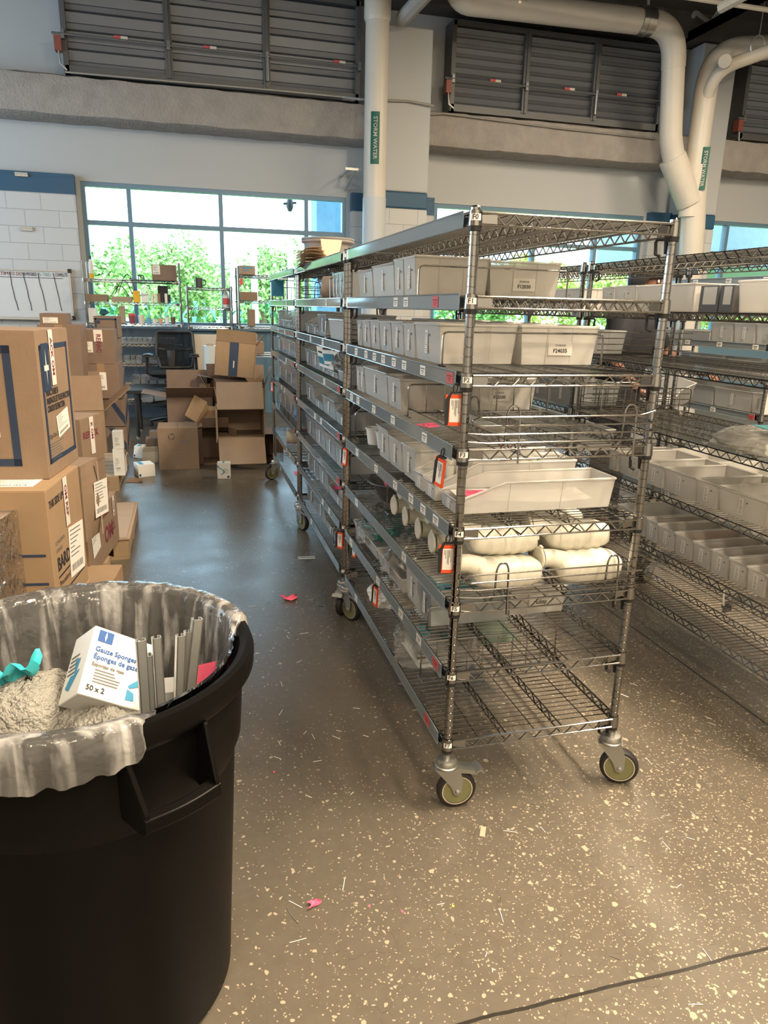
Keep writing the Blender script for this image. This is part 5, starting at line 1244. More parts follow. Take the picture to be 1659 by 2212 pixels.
front_box(181, 787, 258, 861, 3.9, .34, card2, 'brown carton with barcode label under the repack taped one', prl('label', x=.30, y=.25, w=.34, h=.52, s=13))
front_box(203, 684, 256, 729, 4.45, .3, card2, 'navy framed small carton on top of the chevron stack', prl('framed'), False)
for i, (y0, y1, x1) in enumerate(((730, 767, 256), (768, 800, 257), (801, 861, 264), (862, 921, 271), (922, 978, 275))):
    front_box(205, y0, x1, y1, 4.46+.01*i, .32, card2, ['topmost', 'second', 'third', 'fourth', 'lowest'][i]+' carton of the navy striped stack beside the desk', prl('chev') if i > 1 else None, False, 'navy striped cartons beside the desk')
# open carton with a raised flap, and plain one under it
def open_carton(x, y, z, w_, d, h, mt, lb, rz=0, flaps=(R(100), R(100), R(60), R(60)), tilt=(0, 0), fl=None, extra=None):
    """open top carton centred at x, y; flap angles from closed (0) outwards for the -y, +y, -x, +x sides"""
    root = thing('open_cardboard_box', lb, 'box', (x, y, z), rz); root.rotation_euler = (tilt[0], tilt[1], rz); t = .004; m = MB()
    m.box(-w_/2, -d/2, 0, w_/2, d/2, t); m.box(-w_/2, -d/2, 0, w_/2, -d/2+t, h); m.box(-w_/2, d/2-t, 0, w_/2, d/2, h); m.box(-w_/2, -d/2, 0, -w_/2+t, d/2, h); m.box(w_/2-t, -d/2, 0, w_/2, d/2, h)
    m.build('carton_body', mt, root, False)
    ln = fl or d*.5
    for i, a in enumerate(flaps):
        if a is None: continue
        m = MB(); cs, sn = math.cos(a), math.sin(a)
        if i < 2:
            s = -1 if i == 0 else 1; p = V((0, s*d/2, h)); e = V((0, -s*cs*ln, sn*ln)); u = V((w_/2-.004, 0, 0))
        else:
            s = -1 if i == 2 else 1; p = V((s*w_/2, 0, h)); e = V((-s*cs*ln, 0, sn*ln)); u = V((0, d/2-.004, 0))
        m.slab([p-u, p+u, p+u+e, p-u+e], .004); m.build('flap', mt, root, False)
    if extra:
        m = MB(); extra(m, w_, d, h); m.build('printing', [navy, ink, maroon, tapew], root, False)
    return root
c = ay(212, 884, 3.4); open_carton(c.x-.16, 3.62, c.z-.32, .34, .30, .30, card, 'open brown carton with a raised flap beside the aisle', R(8), (R(75), R(95), R(100), R(140)), fl=.24)
front_box(160, 935, 208, 1040, 3.48, .3, card, 'plain brown carton under the open flapped one', None, zb=.142)
front_box(243, 932, 266, 970, 4.42, .22, whitebox, 'upper white carton with grey print by the aisle', prl('label', x=.2, y=.2, w=.5, h=.5), False, 'white cartons on the far pallet', 'white_carton')
front_box(244, 971, 268, 1009, 4.42, .22, whitebox, 'lower white carton standing on the far pallet', prl('label', x=.2, y=.2, w=.5, h=.5, s=3), False, 'white cartons on the far pallet', 'white_carton', zb=.127)

# ============================================================ OPEN BOX HEAP
front_box(342, 925, 429, 1015, 5.17, .36, card, 'closed brown carton with recycling mark on the floor before the heap', prl('recycle'), False, zb=0)
def at(px, py, Y): return ay(px, py, Y)
p = at(412, 905, 5.95); open_carton(p.x, 5.95, .0, .46, .40, at(412, 858, 5.75).z, card2, 'big open carton with a pale back flap, rear of the heap', 0, (R(150), R(95), R(170), R(60)), fl=.24)
m = MB(); a, b_, c_, d_ = at(399, 898, 5.50), at(424, 913, 5.46), at(447, 870, 5.62), at(420, 854, 5.66); m.slab([a, b_, c_, d_], .012); m.slab([b_, c_, c_+V((.03, .05, -.16)), b_+V((.03, .05, -.16))], .01)
tag(m.build('cardboard_box', cardy, None, False), 'yellow brown flat carton leaning in front of the pale flap', 'box')
p = at(452, 890, 5.85); open_carton(p.x, 5.85, .0, .22, .28, at(470, 880, 5.6).z, cardy, 'open yellow brown carton in the middle of the heap', R(-10), (R(215), R(85), R(120), R(80)), fl=.2)
m = MB(); m.slab([at(384, 922, 5.35), at(432, 924, 5.28), at(450, 915, 5.5), at(400, 911, 5.55)], .004); tag(m.build('cardboard_sheet', cardg, None, False), 'pale loose flap lying over the closed carton', 'cardboard')
p = at(475, 968, 5.45); open_carton(p.x-.04, 5.66, .19, .26, .36, .30, card2, 'dark open carton on its side left of the big one', 0, (R(175), R(150), R(120), R(120)), (R(90), 0), fl=.12)
p = at(538, 990, 5.5); open_carton(p.x+.05, 5.66, .155, .44, .28, .32, card2, 'open carton on its side under the big one', 0, (None, None, R(110), R(120)), (R(90), 0), fl=.1)
# big one, opening towards the camera
x0, x1 = at(470, 930, 5.2).x, at(572, 930, 5.2).x; zt, zb_ = at(520, 884, 5.2).z, at(520, 946, 5.2).z
def pr_(m, w_, d, h): pass
open_carton((x0+x1)/2, 5.62, (zt+zb_)/2, x1-x0, zt-zb_, .42, cardg, 'big open carton on its side facing the camera, pale upper flap', 0, (R(148), R(205), R(95), None), (R(90), 0), fl=.27)
bpy.context.view_layer.update()
# striped box on top
p = at(507, 772, 5.75)
root = open_carton(p.x, 5.85, at(507, 812, 5.75).z-.02, .40, .22, at(507, 737, 5.75).z-at(507, 812, 5.75).z, cardy, 'yellow brown carton with navy stripe tilted on top of the heap', R(-8), (R(110), R(100), R(75), R(120)), (R(-6), R(5)), fl=.12,
    extra=lambda m, w_, d, h: (m.box(-.06, -d/2-.001, .004, .03, -d/2-.0002, h-.004, 0), m.box(-.016, -d/2-.0016, .09, -.006, -d/2-.001, .16, 3)))
p = at(490, 828, 5.9); open_carton(p.x, 6.0, .36, .34, .26, at(490, 818, 5.8).z-.36, card2, 'dark brown open carton under the striped one', R(12), (R(200), R(110), R(170), R(120)), fl=.13)
p = at(540, 860, 5.9); open_carton(p.x, 6.15, .34, .36, .36, .36, card, 'brown open carton at the right of the heap by the farthest rack', R(-5), (R(170), R(100), R(100), R(110)), fl=.2)

def white_carton(p, w_, d, h, rz, lb, tx=0, tilt=(0, 0)):
    root = thing('white_carton', lb, 'box', p, rz); root.rotation_euler = (tilt[0], tilt[1], rz)
    m = MB(); m.box(-w_/2, 0, 0, w_/2, d, h); bevel(m.build('carton_body', whitebox, root, False), .002)
    m = MB(); F = frame((-w_/2, -.0006, 0), (1, 0, 0), (0, 0, 1))
    if tx:
        for i in range(6): a = i/6; m.add([F @ V((w_*(.15+.25*math.sin(a*5)+.08), h*(.25+.1*i), .0004)), F @ V((w_*(.27+.25*math.sin(a*5)+.08), h*(.25+.1*i), .0004)), F @ V((w_*(.27+.25*math.sin((i+1)/6*5)+.08), h*(.35+.1*i), .0004)), F @ V((w_*(.15+.25*math.sin((i+1)/6*5)+.08), h*(.35+.1*i), .0004))], [(0, 1, 2, 3)], 0)
        for i in range(4): rectl(m, F, w_*.45, h*(.6-.08*i), w_*.85, h*(.62-.08*i), 1)
        rectl(m, F, w_*.75, h*.05, w_*.93, h*.19, 2)
        m.box(-w_*.1, d*.1, h, w_*.05, d*.9, h+.0006, 0)
    else: rectl(m, F, w_*.04, h*.08, w_*.16, h*.26, 2); m.box(-w_*.35, d*.1, h, -w_*.1, d*.9, h+.0006, 0)
    m.build('printing', [bluegl, inkg, navyb], root, False); return root
p = az(484, 1034, 0); white_carton((p.x, p.y, 0), .115, .09, .145, R(-6), 'white carton with blue swirl standing alone on the floor', 1)
p = az(318, 1030, 0); white_carton((p.x, p.y, 0), .15, .16, .115, R(18), 'white carton with blue swirl lying near the far pallet', 0)
p = az(325, 1000, 0); root = open_carton(p.x, p.y+.05, 0, .15, .11, .12, mat('cream_carton', (.68, .62, .48), .6), 'cream open carton behind the swirl carton', R(5), (R(110), R(100), None, None), fl=.05)
p = az(300, 992, 0); white_carton((p.x, p.y+.05, 0), .12, .12, .12, R(-14), 'white carton leaning by the navy striped stack', 0, (0, R(8)))
for (a, lb) in (((323, 933, 345, 955, 5.9), 'small brown carton standing behind the closed carton'), ((315, 948, 342, 966, 5.6), 'small flat brown carton behind the cream open one')): front_box(*a, .14, card2, lb, None, False, zb=0)
m = MB(); q = az(287, 1040, 0); m.slab([q+V((-.06, -.05, .002)), q+V((.05, -.06, .002)), q+V((.07, .04, .012)), q+V((-.03, .06, .02))], .003); m.slab([q+V((.05, -.06, .003)), q+V((.10, -.02, .02)), q+V((.07, .04, .013))], .003); tag(m.build('cardboard_scrap', card, None, False), 'torn cardboard scrap on the floor by the far pallet', 'scrap')

# ============================================================ WINDOW WORK AREA
def wrack(lb, px0, px1, Y, ys, W, ztop):
    a, b_ = ay(px0, 650, Y), ay(px1, 650, Y); L_ = b_.x-a.x
    zs = [ay((px0+px1)/2, y, Y).z for y in ys]
    root = thing('wire_shelving_rack', lb, 'shelving rack', (a.x, Y+W, 0), -PI/2, 'wire shelving by the windows')
    pm = post_mesh(0, ztop, False)
    for p in ((0, 0), (W, 0), (0, L_), (W, L_)): ob('post', pm, root, (p[0], p[1], 0))
    for z in zs: ob('shelf', shelf_mesh(round(L_, 3), W, .0508), root, (0, 0, z))
    return root, a.x, b_.x, zs
S1, sx0, sx1, sz = wrack('wide wire rack before the window behind the black desk', 184, 390, 8.2, (607, 656, 702, 746, 789, 833, 873), .42, 2.02)
S2, s2a, s2b, s2z = wrack('narrow low wire rack before the window right of the wide one', 405, 500, 8.25, (624, 667, 708), .36, ay(405, 620, 8.25).z+.02)
S3, s3a, s3b, s3z = wrack('wire rack by the window partly hidden by the farthest rack', 516, 620, 7.9, (597, 653, 708, 768), .42, ay(516, 575, 7.9).z)
m = MB(); a, b_ = ay(255, 708, 8.63), ay(392, 880, 8.63); m.box(a.x-.7, 8.63, 0, b_.x, 8.65, a.z); tag(m.build('back_panel', greypanel, None, False), 'dark grey backing panel behind the wide window rack', 'panel')
hop_m = bin_mesh(.10, .088, .075, 'hopper', clear('grey_clear_plastic', (.9, .93, .95), .45, .2, 1.4, bodycol=(.55, .58, .60)))
gb = 0
def small_bins(k, xs, lb, grp, hscale=1.0):
    for x in xs:
        o = ob('parts_bin', hop_m, None, (x, 8.22, sz[k]+TOP)); o.rotation_euler = (0, 0, PI/2); o.scale = (1, 1, hscale); tag(o, lb, 'parts bin', grp)
small_bins(3, [ay(px, 740, 8.2).x for px in (276, 287, 299, 310, 321, 332, 344, 355, 366, 377)], 'small grey parts bin in the row on the wide window rack fourth shelf', 'small grey bins, fourth shelf')
small_bins(4, [ay(px, 780, 8.2).x for px in (284, 295, 306, 332, 345, 360, 378)], 'small grey parts bin in the uneven row on the wide window rack fifth shelf', 'small grey bins, fifth shelf', 1.3)
small_bins(5, [ay(px, 826, 8.2).x for px in (302, 320, 338, 356)], 'small grey parts bin on the wide window rack sixth shelf', 'small grey bins, sixth shelf', 1.5)
for i, (p0_, p1_, h) in enumerate(((305, 331, .06), (333, 364, .08))):
    a, b_ = ay(p0_, 866, 8.2), ay(p1_, 866, 8.2); o = ob('parts_bin', bin_mesh(.25, round(b_.x-a.x, 2), h, 'box', clearp), None, (b_.x, 8.24, sz[6]+TOP)); o.rotation_euler = (0, 0, PI/2); tag(o, ('shallow clear bin at the left on the lowest window rack shelf', 'shallow clear bin in the middle of the lowest window rack shelf')[i], 'parts bin')
def s1box(k, px0, px1, pyt, mt, lb, cat='box', d=.12, nm='cardboard_box', yy=8.24):
    a, b_ = ay(px0, pyt, yy), ay(px1, pyt, yy); z = sz[k]+TOP; m = MB(); m.box(a.x, yy, z, b_.x, yy+d, max(z+.02, a.z)); o = bevel(m.build(nm, mt, None, False), .003); tag(o, lb, cat); return o, a.x, b_.x, z, max(z+.02, a.z)
o, xa, xb, za, zb2 = s1box(0, 327, 380, 571, card2, 'brown carton with white label on top of the wide window rack', d=.3)
m = MB(); lab_lines(m, frame((xa+.01, 8.239, za+(zb2-za)*.38), (1, 0, 0), (0, 0, 1)), (xb-xa)*.3, (zb2-za)*.58, 0, 1, 21); m.build('paper_label', WHITE_LAB, o, False)
p = ay(198, 600, 8.3); z = sz[0]+TOP; m = MB(); m.lathe([(.028, 0), (.029, .06), (.029, .17), (.024, .20), (.010, .23)], 14, mi=[0, 1, 1, 1]); m.lathe([(.014, .23), (.013, .27)], 10, mi=2)
tag(m.build('glue_tube', [yel, whitepl, black_pl], None, loc=(p.x, 8.3, z)), 'yellow and white glue tube at the left end of the window rack', 'tube')
p = ay(305, 600, 8.3); m = MB(); m.box(-.14, -.10, 0, .14, .10, .006); m.tube([(-.03, -.09, .006), (-.03, -.09, .05), (.03, -.09, .05), (.03, -.09, .006)], .006, 6); tag(m.build('clipboard', black_pl, None, loc=(p.x, 8.35, z)), 'black clipboard lying on top of the window rack', 'clipboard')
s1box(1, 186, 231, 635, card, 'open brown cardboard tray, left end of the second window rack shelf', d=.22)
s1box(1, 240, 284, 640, cardg, 'grey brown carton under the black cables on the window rack', d=.2)
m = MB()
for k in range(3):
    pts = [ay(240+8*k+t*38, 640-22*math.sin(PI*t)*(1+.4*k)-k*4, 8.3) for t in [i/8 for i in range(9)]]; m.tube(pts, .005, 5)
tag(m.build('cable', black_pl), 'black cables looping above the carton on the window rack', 'cable')
s1box(1, 287, 301, 628, yel, 'yellow box in the clear bin on the window rack', nm='yellow_box'); s1box(1, 305, 320, 633, whitepl, 'pale tape box beside the yellow one on window rack', nm='pale_box')
m = MB(); q = ay(313, 628, 8.22); m.lathe([(.05, -.02), (.05, .02), (.035, .02), (.035, -.02), (.05, -.02)], 20, q, (0, 1, 0), cap=False); tag(m.build('tape_roll', whitepl), 'white tape roll standing on the pale box of window rack', 'tape')
for i, (a, b_, mt, t) in enumerate(((325, 331, papert, 633), (333, 339, papert, 634), (340, 346, card, 634), (347, 353, ink, 635), (355, 361, papert, 634), (362, 368, ink, 636))): s1box(1, a, b_, t, mt, '%s upright folder from the left in the clear bin of window rack' % ORD[i], 'folder', nm='upright_folder')
s1box(1, 340, 362, 617, ink, 'black box hanging behind the upright folders of window rack', nm='black_box', yy=8.42)
s1box(2, 190, 208, 665, whitepl, 'white carton at the left end, third window rack shelf', nm='white_carton'); s1box(2, 257, 268, 661, cardg, 'tall grey carton on the third window rack shelf', nm='grey_carton')
m = MB(); q = ay(222, 690, 8.3); m.tube([(q.x, 8.3, sz[2]+TOP), (q.x, 8.3, sz[2]+.12), (q.x+.08, 8.28, sz[2]+.16)], .02, 8); m.lathe([(.06, -.01), (.03, .05)], 14, (q.x+.02, 8.3, sz[2]+.14)); tag(m.build('desk_lamp', mat('dark_teal_lamp', (.02, .10, .12), .4)), 'small dark desk lamp on the third window rack shelf', 'lamp')
cup = MB(); cup.lathe([(.026, 0), (.032, .085), (.029, .085), (.024, .004)], 14)
for i, (px, mt, fill) in enumerate(((286, mat('dark_red_tin', (.25, .05, .08), .4), 1.1), (306, urinal, 1.25), (322, mat('light_blue_cup', (.15, .35, .60), .4), .9), (334, whitepl, .7), (347, mat('peach_cup', (.62, .36, .25), .5), .8), (361, whitepl, 1.0), (374, mat('brown_cup', (.12, .07, .05), .5), 1.0))):
    root = thing('pen_cup', ['dark red tin with red lids', 'cream jar with handle', 'light blue cup', 'small white lidded jar', 'peach paper cup', 'white cup with brushes', 'brown cup of tools'][i]+' on the third window rack shelf', 'cup', (ay(px, 695, 8.26).x, 8.26, sz[2]+TOP))
    m = MB(); m.v = list(cup.v); m.f = list(cup.f); m.m = list(cup.m); k = 1.35 if i < 2 else 1; m.xf(Matrix.Diagonal((k, k, fill, 1))); m.build('cup_body', mt, root)
    if i >= 4 or i == 2:
        for j in range(3):
            m = MB(); m.tube([(.01*j-.01, 0, .02), (.02*j-.03, .01*j, .13+.02*j)], .004, 5); m.build('tool', black_pl if j % 2 else tealp, root)
    if i == 0: m = MB(); m.lathe([(.04, .09), (.045, .11), (.03, .125)], 12); m.build('lid', redp, root)
p = ay(430, 612, 8.4); m = MB(); m.lathe([(.045, 0), (.045, .12), (.041, .12), (.041, .004)], 18); m.tube(arc([(.04, 0, .10), (.085, 0, .09), (.085, 0, .035), (.042, 0, .025)], .02), .007, 6)
tag(m.build('coffee_mug', greypl, None, loc=(p.x, 8.4, s2z[0]+TOP)), 'dark coffee mug on the narrow window rack', 'mug')
p = ay(488, 650, 8.4); m = MB(); m.lathe([(.04, 0), (.042, .01), (.042, .15), (.02, .19), (.014, .22), (.018, .222), (.018, .245)], 16); m.lathe([(.0425, .04), (.0425, .12)], 16, mi=1, cap=False)
tag(m.build('white_bottle', [whitepl, redp], None, loc=(p.x, 8.4, s2z[1]+TOP)), 'white bottle with red label on the narrow window rack', 'bottle')
def s3box(k, px0, px1, pyt, mt, lb, yy=7.95, d=.25):
    a, b_ = ay(px0, pyt, yy), ay(px1, pyt, yy); z = s3z[k]+TOP; m = MB(); m.box(a.x, yy, z, b_.x, yy+d, max(z+.03, a.z)); o = bevel(m.build('cardboard_box', mt, None, False), .003); tag(o, lb, 'box'); return o, a.x, b_.x, z, a.z
o, xa, xb, za, zb2 = s3box(0, 517, 551, 573, cardg, 'pale carton with printed front topping the rack by farthest rack')
m = MB(); F = frame((xa, 7.949, za), (1, 0, 0), (0, 0, 1)); rectl(m, F, .03, (zb2-za)*.65, .16, (zb2-za)*.85, 0); rectl(m, F, .04, (zb2-za)*.4, .12, (zb2-za)*.5, 0); m.build('printing', [bluegl], o, False)
s3box(1, 519, 556, 630, card, 'brown slatted carton on the second shelf of the hidden window rack'); s3box(2, 537, 551, 668, card, 'small brown carton on the third shelf of the hidden window rack'); s3box(3, 535, 570, 738, card, 'brown carton with arrow mark, lowest shelf of hidden window rack')
m = MB(); q = ay(521, 607, 7.88); m.box(q.x-.02, 7.88, q.z-.05, q.x+.02, 7.884, q.z+.03); tag(m.build('price_tag', redp, None, False), 'small red tag hanging on the hidden window rack', 'tag')
m = MB(); a, b_ = ay(416, 722, 8.05), ay(535, 800, 8.05); m.box(a.x, 8.05, .1, b_.x, 8.09, a.z); tag(m.build('foam_board', foamb, None, False), 'cream board standing below the narrow window rack', 'board')

# low black table
root = thing('low_table', 'low black table in front of the window racks', 'table', (ay(290, 845, 7.05).x-.25, 6.95, 0)); tx = root.location.x; zt = ay(330, 843, 6.95).z
blk = mat('black_laminate', (.02, .022, .026), .35)
m = MB(); m.box(0, 0, zt-.04, 1.75, .65, zt); bevel(m.build('table_top', blk, root, False), .004)
for x, y in ((.27, .03), (1.66, .03), (.27, .58), (1.66, .58)):
    m = MB(); m.tube([(x, y, 0), (x, y, zt-.035)], .022, 10, mi=0); m.lathe([(.028, 0), (.028, .012), (.02, .02)], 12, (x, y, 0), mi=1); m.build('leg', [black_pl, chromed], root)
# office chair behind it
cx, cy = ay(375, 800, 7.75).x, 7.75
root = thing('office_chair', 'black mesh office chair with armrests behind the low table', 'chair', (cx, cy, 0)); zs_ = ay(372, 808, 7.6).z
def pz(py): return ay(375, py, 7.7).z
def pxx(px): return ay(px, 780, 7.7).x-cx
m = MB(); m.grid(lambda u, v: ((pxx(322)+(pxx(424)-pxx(322))*u), -.26+.5*v, zs_+.035*math.sin(PI*u)**.3*math.sin(PI*v)**.3), 14, 12); m.grid(lambda u, v: ((pxx(322)+(pxx(424)-pxx(322))*u), -.26+.5*v, zs_+.005-.07*math.sin(PI*u)**.3*math.sin(PI*v)**.3), 14, 12); m.build('seat', black_matte, root)
bt, bb_ = pz(719), pz(797); xl, xr2 = pxx(339), pxx(419)
loop = arc([(xl+.03, .16, bb_), (xl-.01, .22, bb_+(bt-bb_)*.35), (xl, .27, bt), (xr2, .27, bt), (xr2+.01, .22, bb_+(bt-bb_)*.35), (xr2-.03, .16, bb_), (xl+.03, .16, bb_)], .05)
m = MB(); m.tube(loop, .018, 8); m.tube([(xl, .235, bb_+(bt-bb_)*.52), ((xl+xr2)/2, .30, bb_+(bt-bb_)*.46), (xr2, .235, bb_+(bt-bb_)*.52)], .018, 8); m.tube([(-.03, .27, bb_+(bt-bb_)*.47), (-.03, .24, bb_-.04), (-.02, .05, zs_-.05)], [.06, .05, .05], 8); m.build('back_frame', black_pl, root)
m = MB(); m.grid(lambda u, v: (xl+(xr2-xl)*u, .16+.11*v+.05*math.sin(PI*u), bb_+(bt-bb_)*v), 10, 8); m.build('mesh_backrest', meshm, root)
for s, px in ((-1, 320), (1, 420)):
    m = MB(); x = pxx(px); za = pz(767); m.tube([(x*.8, .05, zs_-.04), (x+s*.02, .04, zs_), (x+s*.015, .02, za-.02)], .022, 8); m.grid(lambda u, v: (x-.06+.12*u, -.14+.28*v, za+.012*math.sin(PI*u)), 6, 6); m.box(x-.06, -.14, za-.022, x+.06, .14, za); m.build('armrest', black_pl, root)
m = MB(); m.tube([(0, 0, .10), (0, 0, zs_-.04)], [.032, .025], 12); m.build('gas_column', black_pl, root)
m = MB(); 
m.tube([(.30*math.cos(a), .30*math.sin(a), .30) for a in [i*2*PI/24 for i in range(24)]], .012, 6, True); m.build('foot_ring', black_pl, root)
for i in range(5):
    a = i*2*PI/5+.35; c, s = math.cos(a), math.sin(a); m = MB(); m.tube([(0, 0, .13), (.18*c, .18*s, .11), (.33*c, .33*s, .075)], [.035, .028, .02], 8); b_ = m.build('base_arm', black_pl, root)
    m = MB(); m.lathe([(.012, -.022), (.028, -.02), (.028, .02), (.012, .022)], 14, (.335*c, .335*s, .028), (-s, c, 0)); m.build('caster_wheel', black_pl, b_)
m = MB(); q = az(330, 905, .02); m.tube([q+V((.0, 0, 0)), q+V((.12, .05, .02)), q+V((.2, -.05, .015)), q+V((.34, .03, .03)), q+V((.5, .0, .02))], .012, 6); tag(m.build('power_cord', mat('orange_cord', (.55, .16, .08), .5)), 'orange power cord lying under the office chair', 'cord')
# stretch wrap roll
a = ay(454, 748, 6.9); zb_ = ay(454, 838, 6.9).z
root = thing('stretch_wrap_roll', 'clear stretch wrap roll standing upright on the low table', 'roll', (ay(456, 800, 7.05).x, 7.12, zt)); m = MB(); m.lathe([(.05, .0), (.082, .0), (.082, .50), (.042, .50)], 24, cap=False); m.build('film_roll', mat('pale_film_roll', (.50, .55, .57), .22), root)
m = MB(); m.lathe([(.042, -.0), (.042, .52), (.036, .52), (.036, .0)], 20, cap=False); m.build('core', cardg, root)

# ============================================================ FLOOR LITTER
def litter(px, py, s, mt, lb, seed, nm='paper_scrap'):
    p = az(px, py, 0); rd = random.Random(seed); m = MB()
    m.grid(lambda u, v: (p.x+s*(u-.5)+.2*s*math.sin(7*v+seed), p.y+s*.7*(v-.5)+.15*s*math.sin(5*u+seed), .003+.32*s*abs(math.sin(3.1*u+seed)*math.cos(2.7*v+seed))), 7, 7)
    tag(m.build(nm, mt), lb, 'scrap')
litter(624, 1294, .072, pinkp, 'crumpled pink paper on the floor left of the middle rack', 2); litter(679, 1956, .030, pinkp, 'small crumpled pink paper in the open floor near the trash can', 4)
def slip(px, py, l, w_, rz, mt, lb, nm='paper_slip', cat='slip', mts=None):
    p = az(px, py, 0); m = MB(); m.box(-l/2, -w_/2, .0005, l/2, w_/2, .0022)
    if mts: m.box(-l/2, -w_*.1, .0022, l/2, w_*.12, .0026, 1)
    o = m.build(nm, mts or mt, None, False); o.location = (p.x, p.y, 0); o.rotation_euler = (0, 0, rz); tag(o, lb, cat)
slip(662, 1205, .105, .045, R(-4), paper, 'white paper slip with dark bar on the floor by middle rack', mts=[paper, navy])
slip(1043, 1797, .045, .016, R(62), cream, 'cream torn slip on the floor before the nearest rack'); slip(1349, 1503, .035, .005, R(-60), whitepl, 'white plastic sliver on the floor right of the nearest rack')
m = MB()
for px, py, mt in ((797, 1958, 0), (869, 1970, 0), (979, 1958, 1), (592, 1668, 0)):
    p = az(px, py, 0); m.lathe([(.0035, .0005), (.0035, .002)], 10, p, mi=mt)
tag(m.build('paper_dots', [pinkp, mat('yellow_dot', (.8, .75, .05), .5)], None, False), 'tiny pink and yellow paper dots scattered on the floor', 'dots', kind='stuff')
m = MB(); rd = random.Random(77)
for i in range(150):
    p = V((rd.uniform(-.7, 1.3), rd.uniform(-.85, 1.9), .001)); a = rd.uniform(0, PI); l = rd.uniform(.006, .022); d = V((math.cos(a), math.sin(a), 0))*l; s = V((-d.y, d.x, 0)).normalized()*.0008
    if -.05 < p.x < .65 and 0 < p.y < 1.5 and rd.random() < .7: continue
    m.hexa([p-d-s, p+d-s, p+d+s, p-d+s]+[q+V((0, 0, .001)) for q in (p-d-s, p+d-s, p+d+s, p-d+s)], 0 if i % 3 else 1)
tag(m.build('plastic_slivers', [paper, inkg], None, False), 'fine white and dark slivers scattered over the concrete floor', 'slivers', kind='stuff')

# ============================================================ TRASH CAN
TC = V((-.967, -.385, 0)); 
root = thing('trash_can', 'large round black trash can with a clear liner in the foreground', 'trash can', TC)
m = MB(); NA_ = 72
prof = [(.225, 0), (.262, .004), (.270, .02), (.284, .25), (.300, .56), (.303, .60), (.318, .64), (.322, .70), (.326, .775), (.340, .785), (.350, .80), (.352, .825), (.347, .842), (.336, .845), (.322, .838), (.312, .76), (.305, .62), (.275, .02), (.20, .012)]
def canf(u, v):
    k = min(int(v*(len(prof)-1)+1e-6), len(prof)-1); r, z = prof[k]; a = 2*PI*u
    if 3 <= k <= 4 or k == 2:      # moulded panels between broad vertical ribs
        ph = (a*4/PI) % 1.0
        if .14 < ph < .86: r -= .011
    return (r*math.cos(a), r*math.sin(a), z)
m.grid(canf, 96, len(prof)-1, closeu=True); m.quad([(.2*math.cos(a), .2*math.sin(a), .012) for a in [i*2*PI/24 for i in range(24)]]); m.quad([(.225*math.cos(-a), .225*math.sin(-a), 0) for a in [i*2*PI/24 for i in range(24)]])
m.build('can_body', canm, root, True, 30)
for hang in (-59, 121):
    m = MB(); ca = R(hang); c, s = math.cos(ca), math.sin(ca); Fm = Matrix(((c, -s, 0, 0), (s, c, 0, 0), (0, 0, 1, 0), (0, 0, 0, 1)))
    for sd in (-1, 1):
        m.prism([(.300, sd*.080, .655), (.372, sd*.074, .652), (.392, sd*.073, .668), (.388, sd*.073, .700), (.362, sd*.078, .755), (.345, sd*.082, .795), (.310, sd*.084, .795)], (0, -sd*.010, 0))
    m.grid(lambda u, v: (.390+.008*math.sin(PI*u)-(.022 if v > .97 or v < .03 else 0)*1.0, -.074+.148*u, .662+.034*v), 10, 8)
    m.grid(lambda u, v: (.372+.010*math.sin(PI*u), -.074+.148*u, .662+.034*v), 10, 1)
    m.xf(Fm); bevel(m.build('handle', canm, root, False), .003, 2)
liner = thing('trash_bag_liner', 'clear plastic bag lining the black trash can, folded over its rim', 'bag', TC)
rd = random.Random(4); ph = [(rd.randint(14, 60), rd.uniform(0, 6), rd.uniform(.3, 1)) for _ in range(10)]
def wr(a, k=1): return sum(p[2]*math.sin(p[0]*a+p[1]) for p in ph)/5*k
m = MB()
lp = [(.362, .0), (.360, .02), (.356, .052), (.345, .062), (.322, .060), (.310, .046), (.297, -.03), (.284, -.13), (.268, -.26), (.246, -.40)]
def linf(u, v):
    a = 2*PI*u; i = min(int(v*9+1e-6), 9); r, z = lp[i]; da = math.atan2(math.sin(a-R(-27)), math.cos(a-R(-27)))
    out = 1 if abs(da) > R(41) else max(0, (abs(da)-R(31))/R(10))        # no fold-over above the handle side
    w_ = wr(a)
    if i < 2: r = .362+.004*w_; z = .842-(.065+.014*math.sin(3*a+1)+.006*w_)*(1-.55*i)
    else: z = .795+z+.002*w_; r += .0035*w_*(1+(i-4)*.35 if i > 4 else .4)
    if i < 5: r = r*out+(.304-.001*i)*(1-out); z = z*out+(.842-.004*i)*(1-out)
    if i >= 6: r -= (0.03 if out == 0 else 0)*(1 if i == 6 else .6)
    return (r*math.cos(a), r*math.sin(a), z)
m.grid(linf, 240, 9, closeu=True); m.build('liner_film', linerm, liner, True, 80)
